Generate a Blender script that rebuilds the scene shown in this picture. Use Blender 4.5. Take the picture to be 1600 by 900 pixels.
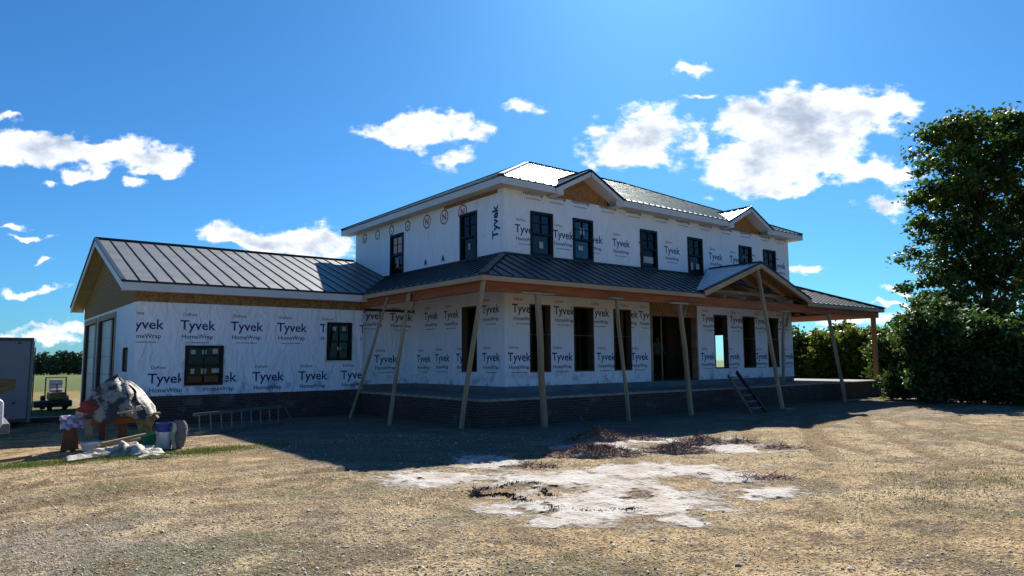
import bpy, math, random
import numpy as np
from mathutils import Vector, Matrix
random.seed(7); RNG = np.random.default_rng(7)
D = bpy.data
for o in list(D.objects): D.objects.remove(o)
S = bpy.context.scene
COL = S.collection
rad = math.radians

# ------------------------------------------------------------------ camera
YAW, PITCH, ROLL, FPX = rad(38.306), rad(5.935), rad(-.406), 1084.0
EYE = np.array([0, 0, 1.67])
Fv = np.array([math.sin(YAW)*math.cos(PITCH), math.cos(YAW)*math.cos(PITCH), math.sin(PITCH)])
R0 = np.array([math.cos(YAW), -math.sin(YAW), 0.0]); U0 = np.cross(R0, Fv)
Rv = R0*math.cos(ROLL)+U0*math.sin(ROLL); Uv = U0*math.cos(ROLL)-R0*math.sin(ROLL)
cd = D.cameras.new('camera'); cam = D.objects.new('camera', cd); COL.objects.link(cam)
cd.sensor_width = 36; cd.lens = FPX/1600*36; cd.clip_start = .1; cd.clip_end = 6000
m = Matrix([[Rv[i], Uv[i], -Fv[i], EYE[i]] for i in range(3)]+[[0, 0, 0, 1]]); cam.matrix_world = m
S.camera = cam
S.render.resolution_x, S.render.resolution_y = 1024, 576
S.render.engine = 'CYCLES'
S.view_settings.view_transform = 'Standard'; S.view_settings.look = 'None'
S.view_settings.gamma = 1; S.view_settings.exposure = 0.97

# ------------------------------------------------------------------ sun
SUN_AZ, SUN_EL = rad(51.3), rad(38.0)     # azimuth from +Y towards +X
sdir = Vector((math.sin(SUN_AZ)*math.cos(SUN_EL), math.cos(SUN_AZ)*math.cos(SUN_EL), math.sin(SUN_EL)))
sl = D.lights.new('sun', 'SUN'); sl.energy = 5.0; sl.angle = rad(.53); sl.color = (1, .93, .82)
so = D.objects.new('sun', sl); COL.objects.link(so); so.rotation_euler = sdir.to_track_quat('Z', 'Y').to_euler(); so.location = (0, 0, 40)

# ------------------------------------------------------------------ world: sky with clouds
W = D.worlds.new('World'); S.world = W; W.use_nodes = True
nt = W.node_tree; nt.nodes.clear(); N = nt.nodes; L = nt.links
def wn(t, **k):
    n = N.new(t)
    for a, b in k.items(): setattr(n, a, b)
    return n
def vm(op, a, b=None):
    n = wn('ShaderNodeVectorMath', operation=op)
    for i, x in enumerate((a, b)):
        if x is None: continue
        if isinstance(x, (tuple, list)): n.inputs[i].default_value = x
        else: L.new(x, n.inputs[i])
    return n
def mt(op, a, b=None, c=None, clamp=False):
    n = wn('ShaderNodeMath', operation=op, use_clamp=clamp)
    for i, x in enumerate((a, b, c)):
        if x is None: continue
        if isinstance(x, (int, float)): n.inputs[i].default_value = x
        else: L.new(x, n.inputs[i])
    return n.outputs[0]
def mrange(x, a, b, c=0., d=1., smooth=True):
    n = wn('ShaderNodeMapRange'); n.interpolation_type = 'SMOOTHSTEP' if smooth else 'LINEAR'
    L.new(x, n.inputs[0])
    for i, v in enumerate((a, b, c, d)): n.inputs[i+1].default_value = v
    return n.outputs[0]
tc = wn('ShaderNodeTexCoord'); dirv = tc.outputs['Generated']
dF = vm('DOT_PRODUCT', dirv, tuple(Fv)).outputs['Value']; dR = vm('DOT_PRODUCT', dirv, tuple(Rv)).outputs['Value']; dU = vm('DOT_PRODUCT', dirv, tuple(Uv)).outputs['Value']
dFc = mt('MAXIMUM', dF, .05)
cx = wn('ShaderNodeCombineXYZ'); L.new(mt('DIVIDE', dR, dFc), cx.inputs[0]); L.new(mt('DIVIDE', dU, dFc), cx.inputs[1])
pq = cx.outputs[0]
wz = wn('ShaderNodeTexNoise'); wz.inputs['Scale'].default_value = 16; wz.inputs['Detail'].default_value = 5; L.new(pq, wz.inputs['Vector'])
wv = vm('SCALE', vm('SUBTRACT', wz.outputs['Color'], (.5, .5, .5)).outputs[0]); wv.inputs['Scale'].default_value = .07
pqw = vm('ADD', pq, wv.outputs[0]).outputs[0]
CL = [(1345,172,105,44),(1260,182,95,44),(1212,226,76,44),(1150,272,72,27),(1250,232,95,30),(1290,262,100,16),(1240,290,60,9),(1160,178,26,14),
 (1020,196,58,42),(958,224,44,40),(1000,236,52,26),(1092,145,18,5),(1077,108,24,9),(1092,224,13,13),(1398,268,48,14),(1390,316,50,20),(1594,180,18,13),
 (600,208,52,18),(660,196,52,28),(702,180,38,14),(742,202,30,11),(712,246,36,18),(816,172,36,17),
 (20,222,62,20),(20,246,55,16),(120,230,62,18),(196,240,70,22),(258,246,46,18),(240,268,34,8),(10,187,20,6),(106,270,24,9),(156,268,13,6),(72,288,13,6),(216,290,15,6),
 (10,345,24,5),(42,362,50,5),(63,409,22,5),(58,455,55,7),(440,374,92,21),(378,380,62,12),(508,385,64,24),
 (90,512,60,7),(70,528,80,10),(1252,426,38,9),(1410,454,26,5),(1335,500,90,14),(1440,490,26,8),(1395,475,40,4)]
acc = None
for (u, v, a, b) in CL:
    n = vm('SUBTRACT', pqw, ((u-800)/FPX, (450-v)/FPX, 0)); ks = 1.1 if a > 30 else 1.35; n2 = vm('MULTIPLY', n.outputs[0], (FPX/(a*ks), FPX/(b*ks*1.02), 0))
    d2 = vm('DOT_PRODUCT', n2.outputs[0], n2.outputs[0]).outputs['Value']
    w = mt('EXPONENT', mt('MULTIPLY', d2, -1.3))
    acc = w if acc is None else mt('ADD', acc, w)
mpc = wn('ShaderNodeMapping'); mpc.inputs['Scale'].default_value = (1, 1.7, 1); L.new(pq, mpc.inputs['Vector'])
nz = wn('ShaderNodeTexNoise'); nz.inputs['Scale'].default_value = 24; nz.inputs['Detail'].default_value = 11; nz.inputs['Roughness'].default_value = .6; L.new(mpc.outputs[0], nz.inputs['Vector'])
nz2 = wn('ShaderNodeTexNoise'); nz2.inputs['Scale'].default_value = 13; nz2.inputs['Detail'].default_value = 8; nz2.inputs['Roughness'].default_value = .6; L.new(vm('ADD', mpc.outputs[0], (.013, -.02, 0)).outputs[0], nz2.inputs['Vector'])
dens = mt('ADD', mt('MINIMUM', acc, 1.3), mt('MULTIPLY', mt('SUBTRACT', nz.outputs['Fac'], .5), 2.4))
front = mrange(dF, .2, .35)
alpha = mt('MULTIPLY', mt('MULTIPLY', mrange(dens, .30, 1.0), mrange(acc, .10, .32)), front)
core = mrange(mt('ADD', mt('MINIMUM', acc, 1.6), mt('MULTIPLY', mt('SUBTRACT', nz2.outputs['Fac'], .5), 5.0)), .1, 2.6)
sky = wn('ShaderNodeTexSky'); sky.sky_type = 'NISHITA'; sky.sun_disc = False; sky.sun_elevation = SUN_EL; sky.sun_rotation = SUN_AZ
sky.altitude = 300; sky.air_density = 1.0; sky.dust_density = .6; sky.ozone_density = 3.0
tint = wn('ShaderNodeMix', data_type='RGBA', blend_type='MULTIPLY'); tint.inputs[0].default_value = 1
L.new(sky.outputs[0], tint.inputs[6]); tint.inputs[7].default_value = (.24, .61, .94, 1)
ccol = wn('ShaderNodeMix', data_type='RGBA'); L.new(core, ccol.inputs[0]); ccol.inputs[6].default_value = (10.6, 10.7, 10.9, 1); ccol.inputs[7].default_value = (3.6, 4.3, 5.5, 1)
mx = wn('ShaderNodeMix', data_type='RGBA'); L.new(alpha, mx.inputs[0]); L.new(tint.outputs[2], mx.inputs[6]); L.new(ccol.outputs[2], mx.inputs[7])
bg = wn('ShaderNodeBackground'); bg.inputs['Strength'].default_value = .066; L.new(mx.outputs[2], bg.inputs['Color'])
wo = wn('ShaderNodeOutputWorld'); L.new(bg.outputs[0], wo.inputs['Surface'])

# ------------------------------------------------------------------ helpers
def at(u, v, dist):            # a point along a direction, at a real distance from the viewpoint
    d = Fv+(u-800)/FPX*Rv+(450-v)/FPX*Uv; return EYE+d*dist
def onz(u, v, z):
    d = Fv+(u-800)/FPX*Rv+(450-v)/FPX*Uv; return EYE+d*((z-EYE[2])/d[2])

def tag(o, label=None, cat=None, group=None, kind=None):
    if label: o['label'] = label
    if cat: o['category'] = cat
    if group: o['group'] = group
    if kind: o['kind'] = kind
    return o
def empty(name, loc, label, cat, group=None):
    o = D.objects.new(name, None); COL.objects.link(o); o.location = loc; o.empty_display_size = .3
    return tag(o, label, cat, group)

class MB:
    def __init__(s): s.v = []; s.f = []; s.m = []
    def add(s, vs, fs, mi=0):
        b = len(s.v); s.v += [tuple(map(float, p)) for p in vs]
        for f in fs: s.f.append([b+i for i in f]); s.m.append(mi)
    def box(s, a, b, mi=0):
        x0, y0, z0 = [min(p, q) for p, q in zip(a, b)]; x1, y1, z1 = [max(p, q) for p, q in zip(a, b)]
        s.add([(x0,y0,z0),(x1,y0,z0),(x1,y1,z0),(x0,y1,z0),(x0,y0,z1),(x1,y0,z1),(x1,y1,z1),(x0,y1,z1)],
              [(0,3,2,1),(4,5,6,7),(0,1,5,4),(1,2,6,5),(2,3,7,6),(3,0,4,7)], mi)
    def beam(s, p, q, w, h, mi=0, up=(0,0,1), twist=0, ch=0.0):
        p = np.array(p, float); q = np.array(q, float); d = q-p; Ln = np.linalg.norm(d); d /= Ln
        up = np.array(up, float); a = np.cross(d, up)
        if np.linalg.norm(a) < 1e-3: a = np.cross(d, (1, 0, 0))
        a /= np.linalg.norm(a); b = np.cross(a, d)
        if twist: a, b = a*math.cos(twist)+b*math.sin(twist), b*math.cos(twist)-a*math.sin(twist)
        a = a*w/2; b = b*h/2
        vs = [e+i*a+j*b for e in (p, q) for i, j in ((-1,-1),(1,-1),(1,1),(-1,1))]
        s.add(vs, [(0,3,2,1),(4,5,6,7),(0,1,5,4),(1,2,6,5),(2,3,7,6),(3,0,4,7)], mi)
    def tube(s, pts, radii, n=8, mi=0, cap=True):
        pts = [np.array(p, float) for p in pts]; k = len(pts)
        if not hasattr(radii, '__len__'): radii = [radii]*k
        rings = []; ref = np.array((.13, .37, .92))
        for i, p in enumerate(pts):
            d = pts[min(i+1, k-1)]-pts[max(i-1, 0)]; d = d/(np.linalg.norm(d)+1e-9)
            a = np.cross(d, ref); a /= np.linalg.norm(a)+1e-9; b = np.cross(d, a)
            rings.append([p+radii[i]*(math.cos(t)*a+math.sin(t)*b) for t in [2*math.pi*j/n for j in range(n)]])
        vs = [v for r in rings for v in r]
        fs = [(i*n+j, i*n+(j+1) % n, (i+1)*n+(j+1) % n, (i+1)*n+j) for i in range(k-1) for j in range(n)]
        if cap: fs += [tuple(range(n))[::-1], tuple((k-1)*n+j for j in range(n))]
        s.add(vs, fs, mi)
    def lathe(s, c, prof, n=20, mi=0):        # prof: (radius, z)
        vs = [(c[0]+r*math.cos(2*math.pi*j/n), c[1]+r*math.sin(2*math.pi*j/n), c[2]+z) for r, z in prof for j in range(n)]
        k = len(prof)
        fs = [(i*n+j, i*n+(j+1) % n, (i+1)*n+(j+1) % n, (i+1)*n+j) for i in range(k-1) for j in range(n)]
        s.add(vs, fs, mi)
    def poly(s, pts, mi=0): s.add(pts, [tuple(range(len(pts)))], mi)
    def slab(s, pts, t, mi=0, mb=1, me=2):    # polygon sheet with thickness t straight down
        n = len(pts); low = [(p[0], p[1], p[2]-t) for p in pts]
        s.add(list(pts)+low, [tuple(range(n))], mi)
        b = len(s.v)-2*n
        s.f.append([b+n+i for i in range(n)][::-1]); s.m.append(mb)
        for i in range(n):
            j = (i+1) % n; s.f.append([b+j, b+i, b+n+i, b+n+j]); s.m.append(me)
    def build(s, name, mats, parent=None, smooth=False, bevel=0, recalc=False):
        me = D.meshes.new(name); me.from_pydata(s.v, [], s.f); me.update()
        for mt_ in (mats if isinstance(mats, (list, tuple)) else [mats]): me.materials.append(mt_)
        me.polygons.foreach_set('material_index', s.m)
        if smooth: me.polygons.foreach_set('use_smooth', [True]*len(s.f))
        if recalc:
            import bmesh
            bm = bmesh.new(); bm.from_mesh(me); bmesh.ops.recalc_face_normals(bm, faces=bm.faces); bm.to_mesh(me); bm.free()
        o = D.objects.new(name, me); COL.objects.link(o)
        if parent is not None:
            o.parent = parent; o.matrix_parent_inverse = parent_inv(parent)
        if bevel:
            b = o.modifiers.new('bevel', 'BEVEL'); b.width = bevel; b.segments = 2; b.limit_method = 'ANGLE'
        return o
def parent_inv(p):
    M = Matrix.Translation(p.location) if p.parent is None else Matrix.Identity(4)
    if p.parent is None: M = Matrix.LocRotScale(p.location, p.rotation_euler, p.scale)
    return M.inverted()

def noise2(x, y, seed=0):
    xi = np.floor(x).astype(np.int64); yi = np.floor(y).astype(np.int64); xf = x-xi; yf = y-yi
    def h(a, b):
        n = (a*374761393+b*668265263+seed*974711) & 0x7fffffff; n = ((n ^ (n >> 13))*1274126177) & 0x7fffffff
        return ((n ^ (n >> 16)) & 0xffff)/65535.
    u = xf*xf*(3-2*xf); v = yf*yf*(3-2*yf)
    return (h(xi, yi)*(1-u)+h(xi+1, yi)*u)*(1-v)+(h(xi, yi+1)*(1-u)+h(xi+1, yi+1)*u)*v
def fbm(x, y, o=4, seed=0, g=.5):
    t = 0; a = 1; s = 0
    for i in range(o): t = t+a*noise2(x*2**i, y*2**i, seed+i*17); s += a; a *= g
    return t/s
def sst(x, a, b): t = np.clip((x-a)/(b-a), 0, 1); return t*t*(3-2*t)

# ------------------------------------------------------------------ materials
def mat(name, col, rough=.8, metal=0, col2=None, scale=6, detail=6, bump=0, bscale=30, spec=.3, stretch=(1,1,1), lo=.35, hi=.65, trans=0, island=0, coat=0):
    m = D.materials.new(name); m.use_nodes = True; t = m.node_tree; n = t.nodes; l = t.links
    p = n['Principled BSDF']; p.inputs['Roughness'].default_value = rough; p.inputs['Metallic'].default_value = metal
    p.inputs['Specular IOR Level'].default_value = spec; p.inputs['Coat Weight'].default_value = coat
    p.inputs['Base Color'].default_value = (*col, 1)
    tcn = n.new('ShaderNodeTexCoord'); mp = n.new('ShaderNodeMapping'); l.new(tcn.outputs['Object'], mp.inputs[0]); mp.inputs['Scale'].default_value = stretch
    out = None
    if col2:
        z = n.new('ShaderNodeTexNoise'); z.inputs['Scale'].default_value = scale; z.inputs['Detail'].default_value = detail; z.inputs['Roughness'].default_value = .6
        l.new(mp.outputs[0], z.inputs['Vector'])
        r = n.new('ShaderNodeMapRange'); l.new(z.outputs['Fac'], r.inputs[0]); r.inputs[1].default_value = lo; r.inputs[2].default_value = hi
        x = n.new('ShaderNodeMix'); x.data_type = 'RGBA'; l.new(r.outputs[0], x.inputs[0]); x.inputs[6].default_value = (*col, 1); x.inputs[7].default_value = (*col2, 1)
        out = x.outputs[2]
    if island:
        g = n.new('ShaderNodeNewGeometry'); hs = n.new('ShaderNodeHueSaturation')
        r = n.new('ShaderNodeMapRange'); l.new(g.outputs['Random Per Island'], r.inputs[0]); r.inputs[3].default_value = 1-island; r.inputs[4].default_value = 1+island
        l.new(r.outputs[0], hs.inputs['Value'])
        r2 = n.new('ShaderNodeMapRange'); l.new(g.outputs['Random Per Island'], r2.inputs[0]); r2.inputs[3].default_value = .475; r2.inputs[4].default_value = .515
        l.new(r2.outputs[0], hs.inputs['Hue'])
        if out: l.new(out, hs.inputs['Color'])
        else: hs.inputs['Color'].default_value = (*col, 1)
        out = hs.outputs[0]
    if out: l.new(out, p.inputs['Base Color'])
    if bump:
        z = n.new('ShaderNodeTexNoise'); z.inputs['Scale'].default_value = bscale; z.inputs['Detail'].default_value = 6; l.new(mp.outputs[0], z.inputs['Vector'])
        b = n.new('ShaderNodeBump'); b.inputs['Strength'].default_value = 1; b.inputs['Distance'].default_value = bump; l.new(z.outputs['Fac'], b.inputs['Height']); l.new(b.outputs[0], p.inputs['Normal'])
    if trans:
        tr = n.new('ShaderNodeBsdfTranslucent'); ms = n.new('ShaderNodeMixShader'); ms.inputs[0].default_value = trans
        if out:
            gm = n.new('ShaderNodeMix'); gm.data_type = 'RGBA'; gm.blend_type = 'MULTIPLY'; gm.inputs[0].default_value = 1; l.new(out, gm.inputs[6]); gm.inputs[7].default_value = (1.5, 1.65, .6, 1)
            l.new(gm.outputs[2], tr.inputs[0])
        else: tr.inputs[0].default_value = (col[0]*1.9, col[1]*1.7, col[2]*.6, 1)
        l.new(p.outputs[0], ms.inputs[1]); l.new(tr.outputs[0], ms.inputs[2]); l.new(ms.outputs[0], n['Material Output'].inputs[0])
    return m
M = {}
M['wood'] = mat('new lumber', (.42,.30,.18), .75, col2=(.27,.175,.09), scale=3, stretch=(1,1,.12), bump=.004, bscale=20)
M['woodh'] = mat('weathered lumber', (.36,.27,.17), .8, col2=(.2,.13,.075), scale=3, stretch=(.3,.3,1), bump=.003)
M['beam'] = mat('reddish framing lumber', (.38,.12,.045), .75, col2=(.24,.075,.028), scale=2.5, stretch=(.4,.4,3), bump=.003)
M['fascia'] = mat('bare fascia board', (.46,.34,.22), .75, col2=(.33,.24,.15), scale=2, stretch=(.3,.3,4), bump=.002)
M['osb'] = mat('strand board', (.33,.20,.09), .8, col2=(.19,.105,.04), scale=14, detail=4, bump=.003, bscale=60, lo=.4, hi=.6)
M['osbred'] = mat('warm strand board', (.40,.19,.07), .8, col2=(.26,.12,.045), scale=12, detail=4, bump=.003, bscale=60, lo=.4, hi=.6)
M['trim'] = mat('white metal trim', (.66,.66,.65), .45, col2=(.58,.58,.58), scale=1.5)
M['soffit'] = mat('pale soffit', (.60,.56,.50), .6, col2=(.50,.46,.40), scale=1.2)
M['dark'] = mat('painted interior darkness', (.05,.045,.04), .9)  # near-black colour stands in for the unlit interior
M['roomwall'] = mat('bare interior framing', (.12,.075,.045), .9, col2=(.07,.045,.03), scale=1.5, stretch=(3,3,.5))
M['concrete'] = mat('porch concrete', (.20,.195,.20), .85, col2=(.13,.13,.14), scale=1.5, bump=.003)
M['mortar'] = mat('pale mortar bed', (.40,.34,.28), .9, col2=(.22,.18,.15), scale=5, bump=.01)
M['frame'] = mat('black window frame', (.012,.012,.014), .5, spec=.2)
M['tape'] = mat('white flashing tape', (.88,.87,.84), .5, col2=(.55,.55,.53), scale=5, bump=.004, bscale=14)
M['sticker'] = mat('pale glass sticker', (.45,.42,.40), .6)
M['stickerred'] = mat('pinkish glass sticker', (.55,.36,.36), .6)
M['navy'] = mat('navy print', (.02,.035,.12), .6)
M['red'] = mat('red print', (.36,.10,.13), .6)
M['green'] = mat('green print', (.07,.13,.09), .6)
M['alu'] = mat('aluminium', (.13,.135,.14), .5, metal=.4, col2=(.17,.17,.17), scale=6)
M['trailer'] = mat('grey trailer skin', (.17,.185,.22), .4, metal=.1, col2=(.14,.15,.18), scale=1.2)
M['rubber'] = mat('black rubber', (.02,.02,.02), .8)
M['white'] = mat('white vehicle paint', (.75,.75,.75), .25, coat=.6)
M['glassd'] = mat('dark vehicle glass', (.02,.025,.03), .08, spec=.6)
M['yellow'] = mat('faded yellow paint', (.33,.25,.08), .6, col2=(.16,.12,.05), scale=6)
M['machine'] = mat('dark painted steel', (.035,.032,.03), .5, spec=.4, col2=(.07,.05,.04), scale=5)
M['tubw'] = mat('white plastic', (.62,.62,.63), .4, col2=(.42,.41,.40), scale=6)
M['tubg'] = mat('green plastic', (.02,.20,.11), .4, col2=(.02,.14,.08), scale=6)
M['tubb'] = mat('blue plastic', (.03,.05,.26), .4)
M['tarp'] = mat('camouflage tarpaulin', (.27,.25,.215), .6, col2=(.05,.045,.042), scale=3.4, detail=10, bump=.05, bscale=6, lo=.46, hi=.53)
M['tarpw'] = mat('white sheeting', (.44,.41,.35), .6, col2=(.13,.12,.10), scale=4.2, bump=.03, bscale=11, lo=.42, hi=.62)
M['cloth'] = mat('faded purple cloth', (.28,.16,.28), .9, col2=(.55,.48,.55), scale=9, bump=.01, lo=.45, hi=.6)
M['clothr'] = mat('red cloth', (.17,.05,.035), .9, col2=(.22,.03,.03), scale=5, bump=.01)
M['clothg'] = mat('grey cloth', (.22,.21,.21), .9, col2=(.12,.11,.11), scale=9, bump=.01)
M['rust'] = mat('rusty orange steel', (.26,.09,.035), .8, col2=(.13,.05,.03), scale=6, bump=.004)
M['skin'] = mat('skin', (.36,.2,.14), .6)
M['hair'] = mat('dark hair', (.02,.015,.012), .8)
M['shirt'] = mat('pale grey shirt', (.42,.42,.43), .9, col2=(.34,.34,.35), scale=6)
M['trousers'] = mat('dark trousers', (.03,.035,.05), .9)
M['bark'] = mat('bark', (.10,.075,.055), .95, col2=(.05,.04,.03), scale=8, bump=.02, bscale=12)
M['leaf'] = mat('oak leaf', (.034,.072,.02), .5, spec=.25, island=.4, trans=.32, col2=(.055,.092,.022), scale=.5)
M['hedge'] = mat('hedge leaf', (.035,.072,.03), .6, spec=.2, island=.45, trans=.28, col2=(.06,.10,.035), scale=.6)
M['bright'] = mat('yellow green leaf', (.085,.105,.015), .55, spec=.2, island=.4, trans=.42, col2=(.05,.08,.015), scale=.8)
M['farleaf'] = mat('far wood leaf', (.06,.095,.05), .8, island=.3, col2=(.08,.12,.06), scale=.05)
M['straw'] = mat('dry straw', (.42,.33,.16), .9, island=.5)
M['grass'] = mat('rough green grass', (.10,.13,.03), .8, island=.5, trans=.2)
M['twig'] = mat('dark reddish straw', (.13,.08,.07), .9, island=.7)
M['stone'] = mat('gravel stone', (.50,.46,.38), .9, island=.6)

def metal_roof(name, col, rough):
    m = mat(name, col, rough, metal=.65, spec=.8, coat=.1); p = m.node_tree.nodes['Principled BSDF']
    p.inputs['Coat Roughness'].default_value = .25
    t = m.node_tree; z = t.nodes.new('ShaderNodeTexNoise'); z.inputs['Scale'].default_value = 2.2; z.inputs['Detail'].default_value = 8
    tcn = t.nodes.new('ShaderNodeTexCoord'); t.links.new(tcn.outputs['Object'], z.inputs['Vector'])
    r = t.nodes.new('ShaderNodeMapRange'); t.links.new(z.outputs['Fac'], r.inputs[0]); r.inputs[1].default_value = .3; r.inputs[2].default_value = .7; r.inputs[3].default_value = rough-.06; r.inputs[4].default_value = rough+.08
    t.links.new(r.outputs[0], p.inputs['Roughness'])
    b = t.nodes.new('ShaderNodeBump'); b.inputs['Distance'].default_value = .004; t.links.new(z.outputs['Fac'], b.inputs['Height']); t.links.new(b.outputs[0], p.inputs['Normal'])
    return m
M['metal'] = metal_roof('charcoal roof metal', (.31,.36,.34), .46)
M['metalwing'] = metal_roof('grey wing roof metal', (.13,.14,.15), .55)
M['metaldark'] = metal_roof('black roof trim', (.02,.022,.026), .45)
M['metalglare'] = metal_roof('roof metal with painted glare', (.72,.74,.76), .4)  # pale base colour stands in for glare on the entrance gable

def wrap_mat():
    m = mat('white house wrap', (.78,.80,.83), .55, spec=.25); t = m.node_tree; n = t.nodes; l = t.links; p = n['Principled BSDF']
    tcn = n.new('ShaderNodeTexCoord'); sp = n.new('ShaderNodeSeparateXYZ'); l.new(tcn.outputs['Object'], sp.inputs[0])
    z = n.new('ShaderNodeTexNoise'); z.inputs['Scale'].default_value = 1.1; z.inputs['Detail'].default_value = 7; l.new(tcn.outputs['Object'], z.inputs['Vector'])
    x = n.new('ShaderNodeMix'); x.data_type = 'RGBA'; l.new(z.outputs['Fac'], x.inputs[0]); x.inputs[6].default_value = (.75,.80,.88,1); x.inputs[7].default_value = (.82,.85,.90,1)
    # mud splashes that cling to the foot of the wall
    z2 = n.new('ShaderNodeTexNoise'); z2.inputs['Scale'].default_value = 3.2; z2.inputs['Detail'].default_value = 6; l.new(tcn.outputs['Object'], z2.inputs['Vector'])
    r1 = n.new('ShaderNodeMapRange'); l.new(z2.outputs['Fac'], r1.inputs[0]); r1.inputs[1].default_value = .52; r1.inputs[2].default_value = .66
    r2 = n.new('ShaderNodeMapRange'); l.new(sp.outputs['Z'], r2.inputs[0]); r2.inputs[1].default_value = .95; r2.inputs[2].default_value = 1.5; r2.inputs[3].default_value = .7; r2.inputs[4].default_value = 0
    mu = n.new('ShaderNodeMath'); mu.operation = 'MULTIPLY'; l.new(r1.outputs[0], mu.inputs[0]); l.new(r2.outputs[0], mu.inputs[1])
    y = n.new('ShaderNodeMix'); y.data_type = 'RGBA'; l.new(mu.outputs[0], y.inputs[0]); l.new(x.outputs[2], y.inputs[6]); y.inputs[7].default_value = (.22,.24,.30,1)
    l.new(y.outputs[2], p.inputs['Base Color'])
    mp = n.new('ShaderNodeMapping'); mp.inputs['Scale'].default_value = (1.6,1.6,.7); l.new(tcn.outputs['Object'], mp.inputs[0])
    z3 = n.new('ShaderNodeTexNoise'); z3.inputs['Scale'].default_value = 2.0; z3.inputs['Detail'].default_value = 5; z3.inputs['Distortion'].default_value = 1.2; l.new(mp.outputs[0], z3.inputs['Vector'])
    b = n.new('ShaderNodeBump'); b.inputs['Distance'].default_value = .09; b.inputs['Strength'].default_value = 1; l.new(z3.outputs['Fac'], b.inputs['Height']); l.new(b.outputs[0], p.inputs['Normal'])
    return m
M['wrap'] = wrap_mat()

def brick_mat():
    m = mat('dark brick', (.1,.07,.06), .9); t = m.node_tree; n = t.nodes; l = t.links; p = n['Principled BSDF']
    tcn = n.new('ShaderNodeTexCoord'); sp = n.new('ShaderNodeSeparateXYZ'); l.new(tcn.outputs['Object'], sp.inputs[0])
    ad = n.new('ShaderNodeMath'); l.new(sp.outputs['X'], ad.inputs[0]); l.new(sp.outputs['Y'], ad.inputs[1])
    cb = n.new('ShaderNodeCombineXYZ'); l.new(ad.outputs[0], cb.inputs[0]); l.new(sp.outputs['Z'], cb.inputs[1])
    br = n.new('ShaderNodeTexBrick'); l.new(cb.outputs[0], br.inputs['Vector']); br.inputs['Scale'].default_value = 1
    br.inputs['Brick Width'].default_value = .21; br.inputs['Row Height'].default_value = .072; br.inputs['Mortar Size'].default_value = .008; br.inputs['Bias'].default_value = -.2
    br.inputs['Color1'].default_value = (.085,.045,.035,1); br.inputs['Color2'].default_value = (.04,.03,.028,1); br.inputs['Mortar'].default_value = (.10,.09,.085,1)
    z = n.new('ShaderNodeTexNoise'); z.inputs['Scale'].default_value = 2.5; z.inputs['Detail'].default_value = 8; l.new(tcn.outputs['Object'], z.inputs['Vector'])
    r = n.new('ShaderNodeMapRange'); l.new(z.outputs['Fac'], r.inputs[0]); r.inputs[1].default_value = .58; r.inputs[2].default_value = .7; r.inputs[4].default_value = .55
    x = n.new('ShaderNodeMix'); x.data_type = 'RGBA'; l.new(r.outputs[0], x.inputs[0]); l.new(br.outputs['Color'], x.inputs[6]); x.inputs[7].default_value = (.17,.15,.14,1)
    l.new(x.outputs[2], p.inputs['Base Color'])
    b = n.new('ShaderNodeBump'); b.inputs['Distance'].default_value = .012; b.invert = True; l.new(br.outputs['Fac'], b.inputs['Height']); l.new(b.outputs[0], p.inputs['Normal'])
    return m
M['brick'] = brick_mat()

def glass_mat():
    m = D.materials.new('window glass'); m.use_nodes = True; t = m.node_tree; n = t.nodes; l = t.links; n.remove(n['Principled BSDF'])
    g = n.new('ShaderNodeBsdfGlossy'); g.inputs['Roughness'].default_value = .03; g.inputs['Color'].default_value = (.9,.95,1,1)
    tr = n.new('ShaderNodeBsdfTransparent'); tr.inputs[0].default_value = (.55,.6,.62,1)
    f = n.new('ShaderNodeFresnel'); f.inputs[0].default_value = 1.38; ms = n.new('ShaderNodeMixShader')
    l.new(f.outputs[0], ms.inputs[0]); l.new(tr.outputs[0], ms.inputs[1]); l.new(g.outputs[0], ms.inputs[2]); l.new(ms.outputs[0], n['Material Output'].inputs[0])
    return m
M['glass'] = glass_mat()

# ------------------------------------------------------------------ ground
def tracks(x, y):
    # worn tyre tracks: pairs of wheel lines sweeping round the yard, pressed with a tread pattern
    t = 0
    for cx_, cy_, rr, x0_, x1_ in ((27, -9, 20.5, 11.5, 26), (24, -6, 15.6, 10.5, 24), (31, -12, 21.5, 13, 27), (2, -22, 32.2, -3, 9), (22, 24, 19.6, 1, 9)):
        r = np.hypot(x-cx_, y-cy_)+.35*np.sin(x*.5+cy_); a = np.arctan2(y-cy_, x-cx_)
        for o_ in (0, 1.6): t = t+np.exp(-((r-rr-o_)/.2)**4)*(.75+.25*np.sin(a*rr*2*math.pi/.16+6*np.abs(r-rr-o_)))*sst(x, x0_, x0_+2)*(1-sst(x, x1_-2, x1_))*(.4+.9*noise2(x*.9, y*.9, 8))
    return np.clip(t*1.25, 0, 1.3)
def gh(x, y):
    """height of the ground"""
    x = np.asarray(x, float); y = np.asarray(y, float)
    r = np.hypot(x, y)
    h = (fbm(x*.22+7, y*.22+3, 3, 5)-.5)*.10+(fbm(x*1.1, y*1.1, 3, 9)-.5)*.05+(fbm(x*5, y*5, 3, 21)-.5)*.030+((noise2(x*9.3, y*9.3, 33)-.5)*.016+(noise2(x*16, y*16, 35)-.5)*.016)*(1-sst(r, 14, 22))
    # worn tyre ruts curving across the yard on the right
    h = h-.06*tracks(x, y)
    near = np.exp(-(((x-10.3)/1.6)**2+((y-9.8)/.8)**2)); h = h+.05*near
    # kept level by the house
    flat = 1-sst(np.maximum(np.maximum(3-x, x-33), np.maximum(12.6-y, y-32)), 0, 2.5)
    h = h*(1-.85*flat)-.01
    h = h-np.clip(r-48, 0, 350)*.0108
    return h
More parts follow.
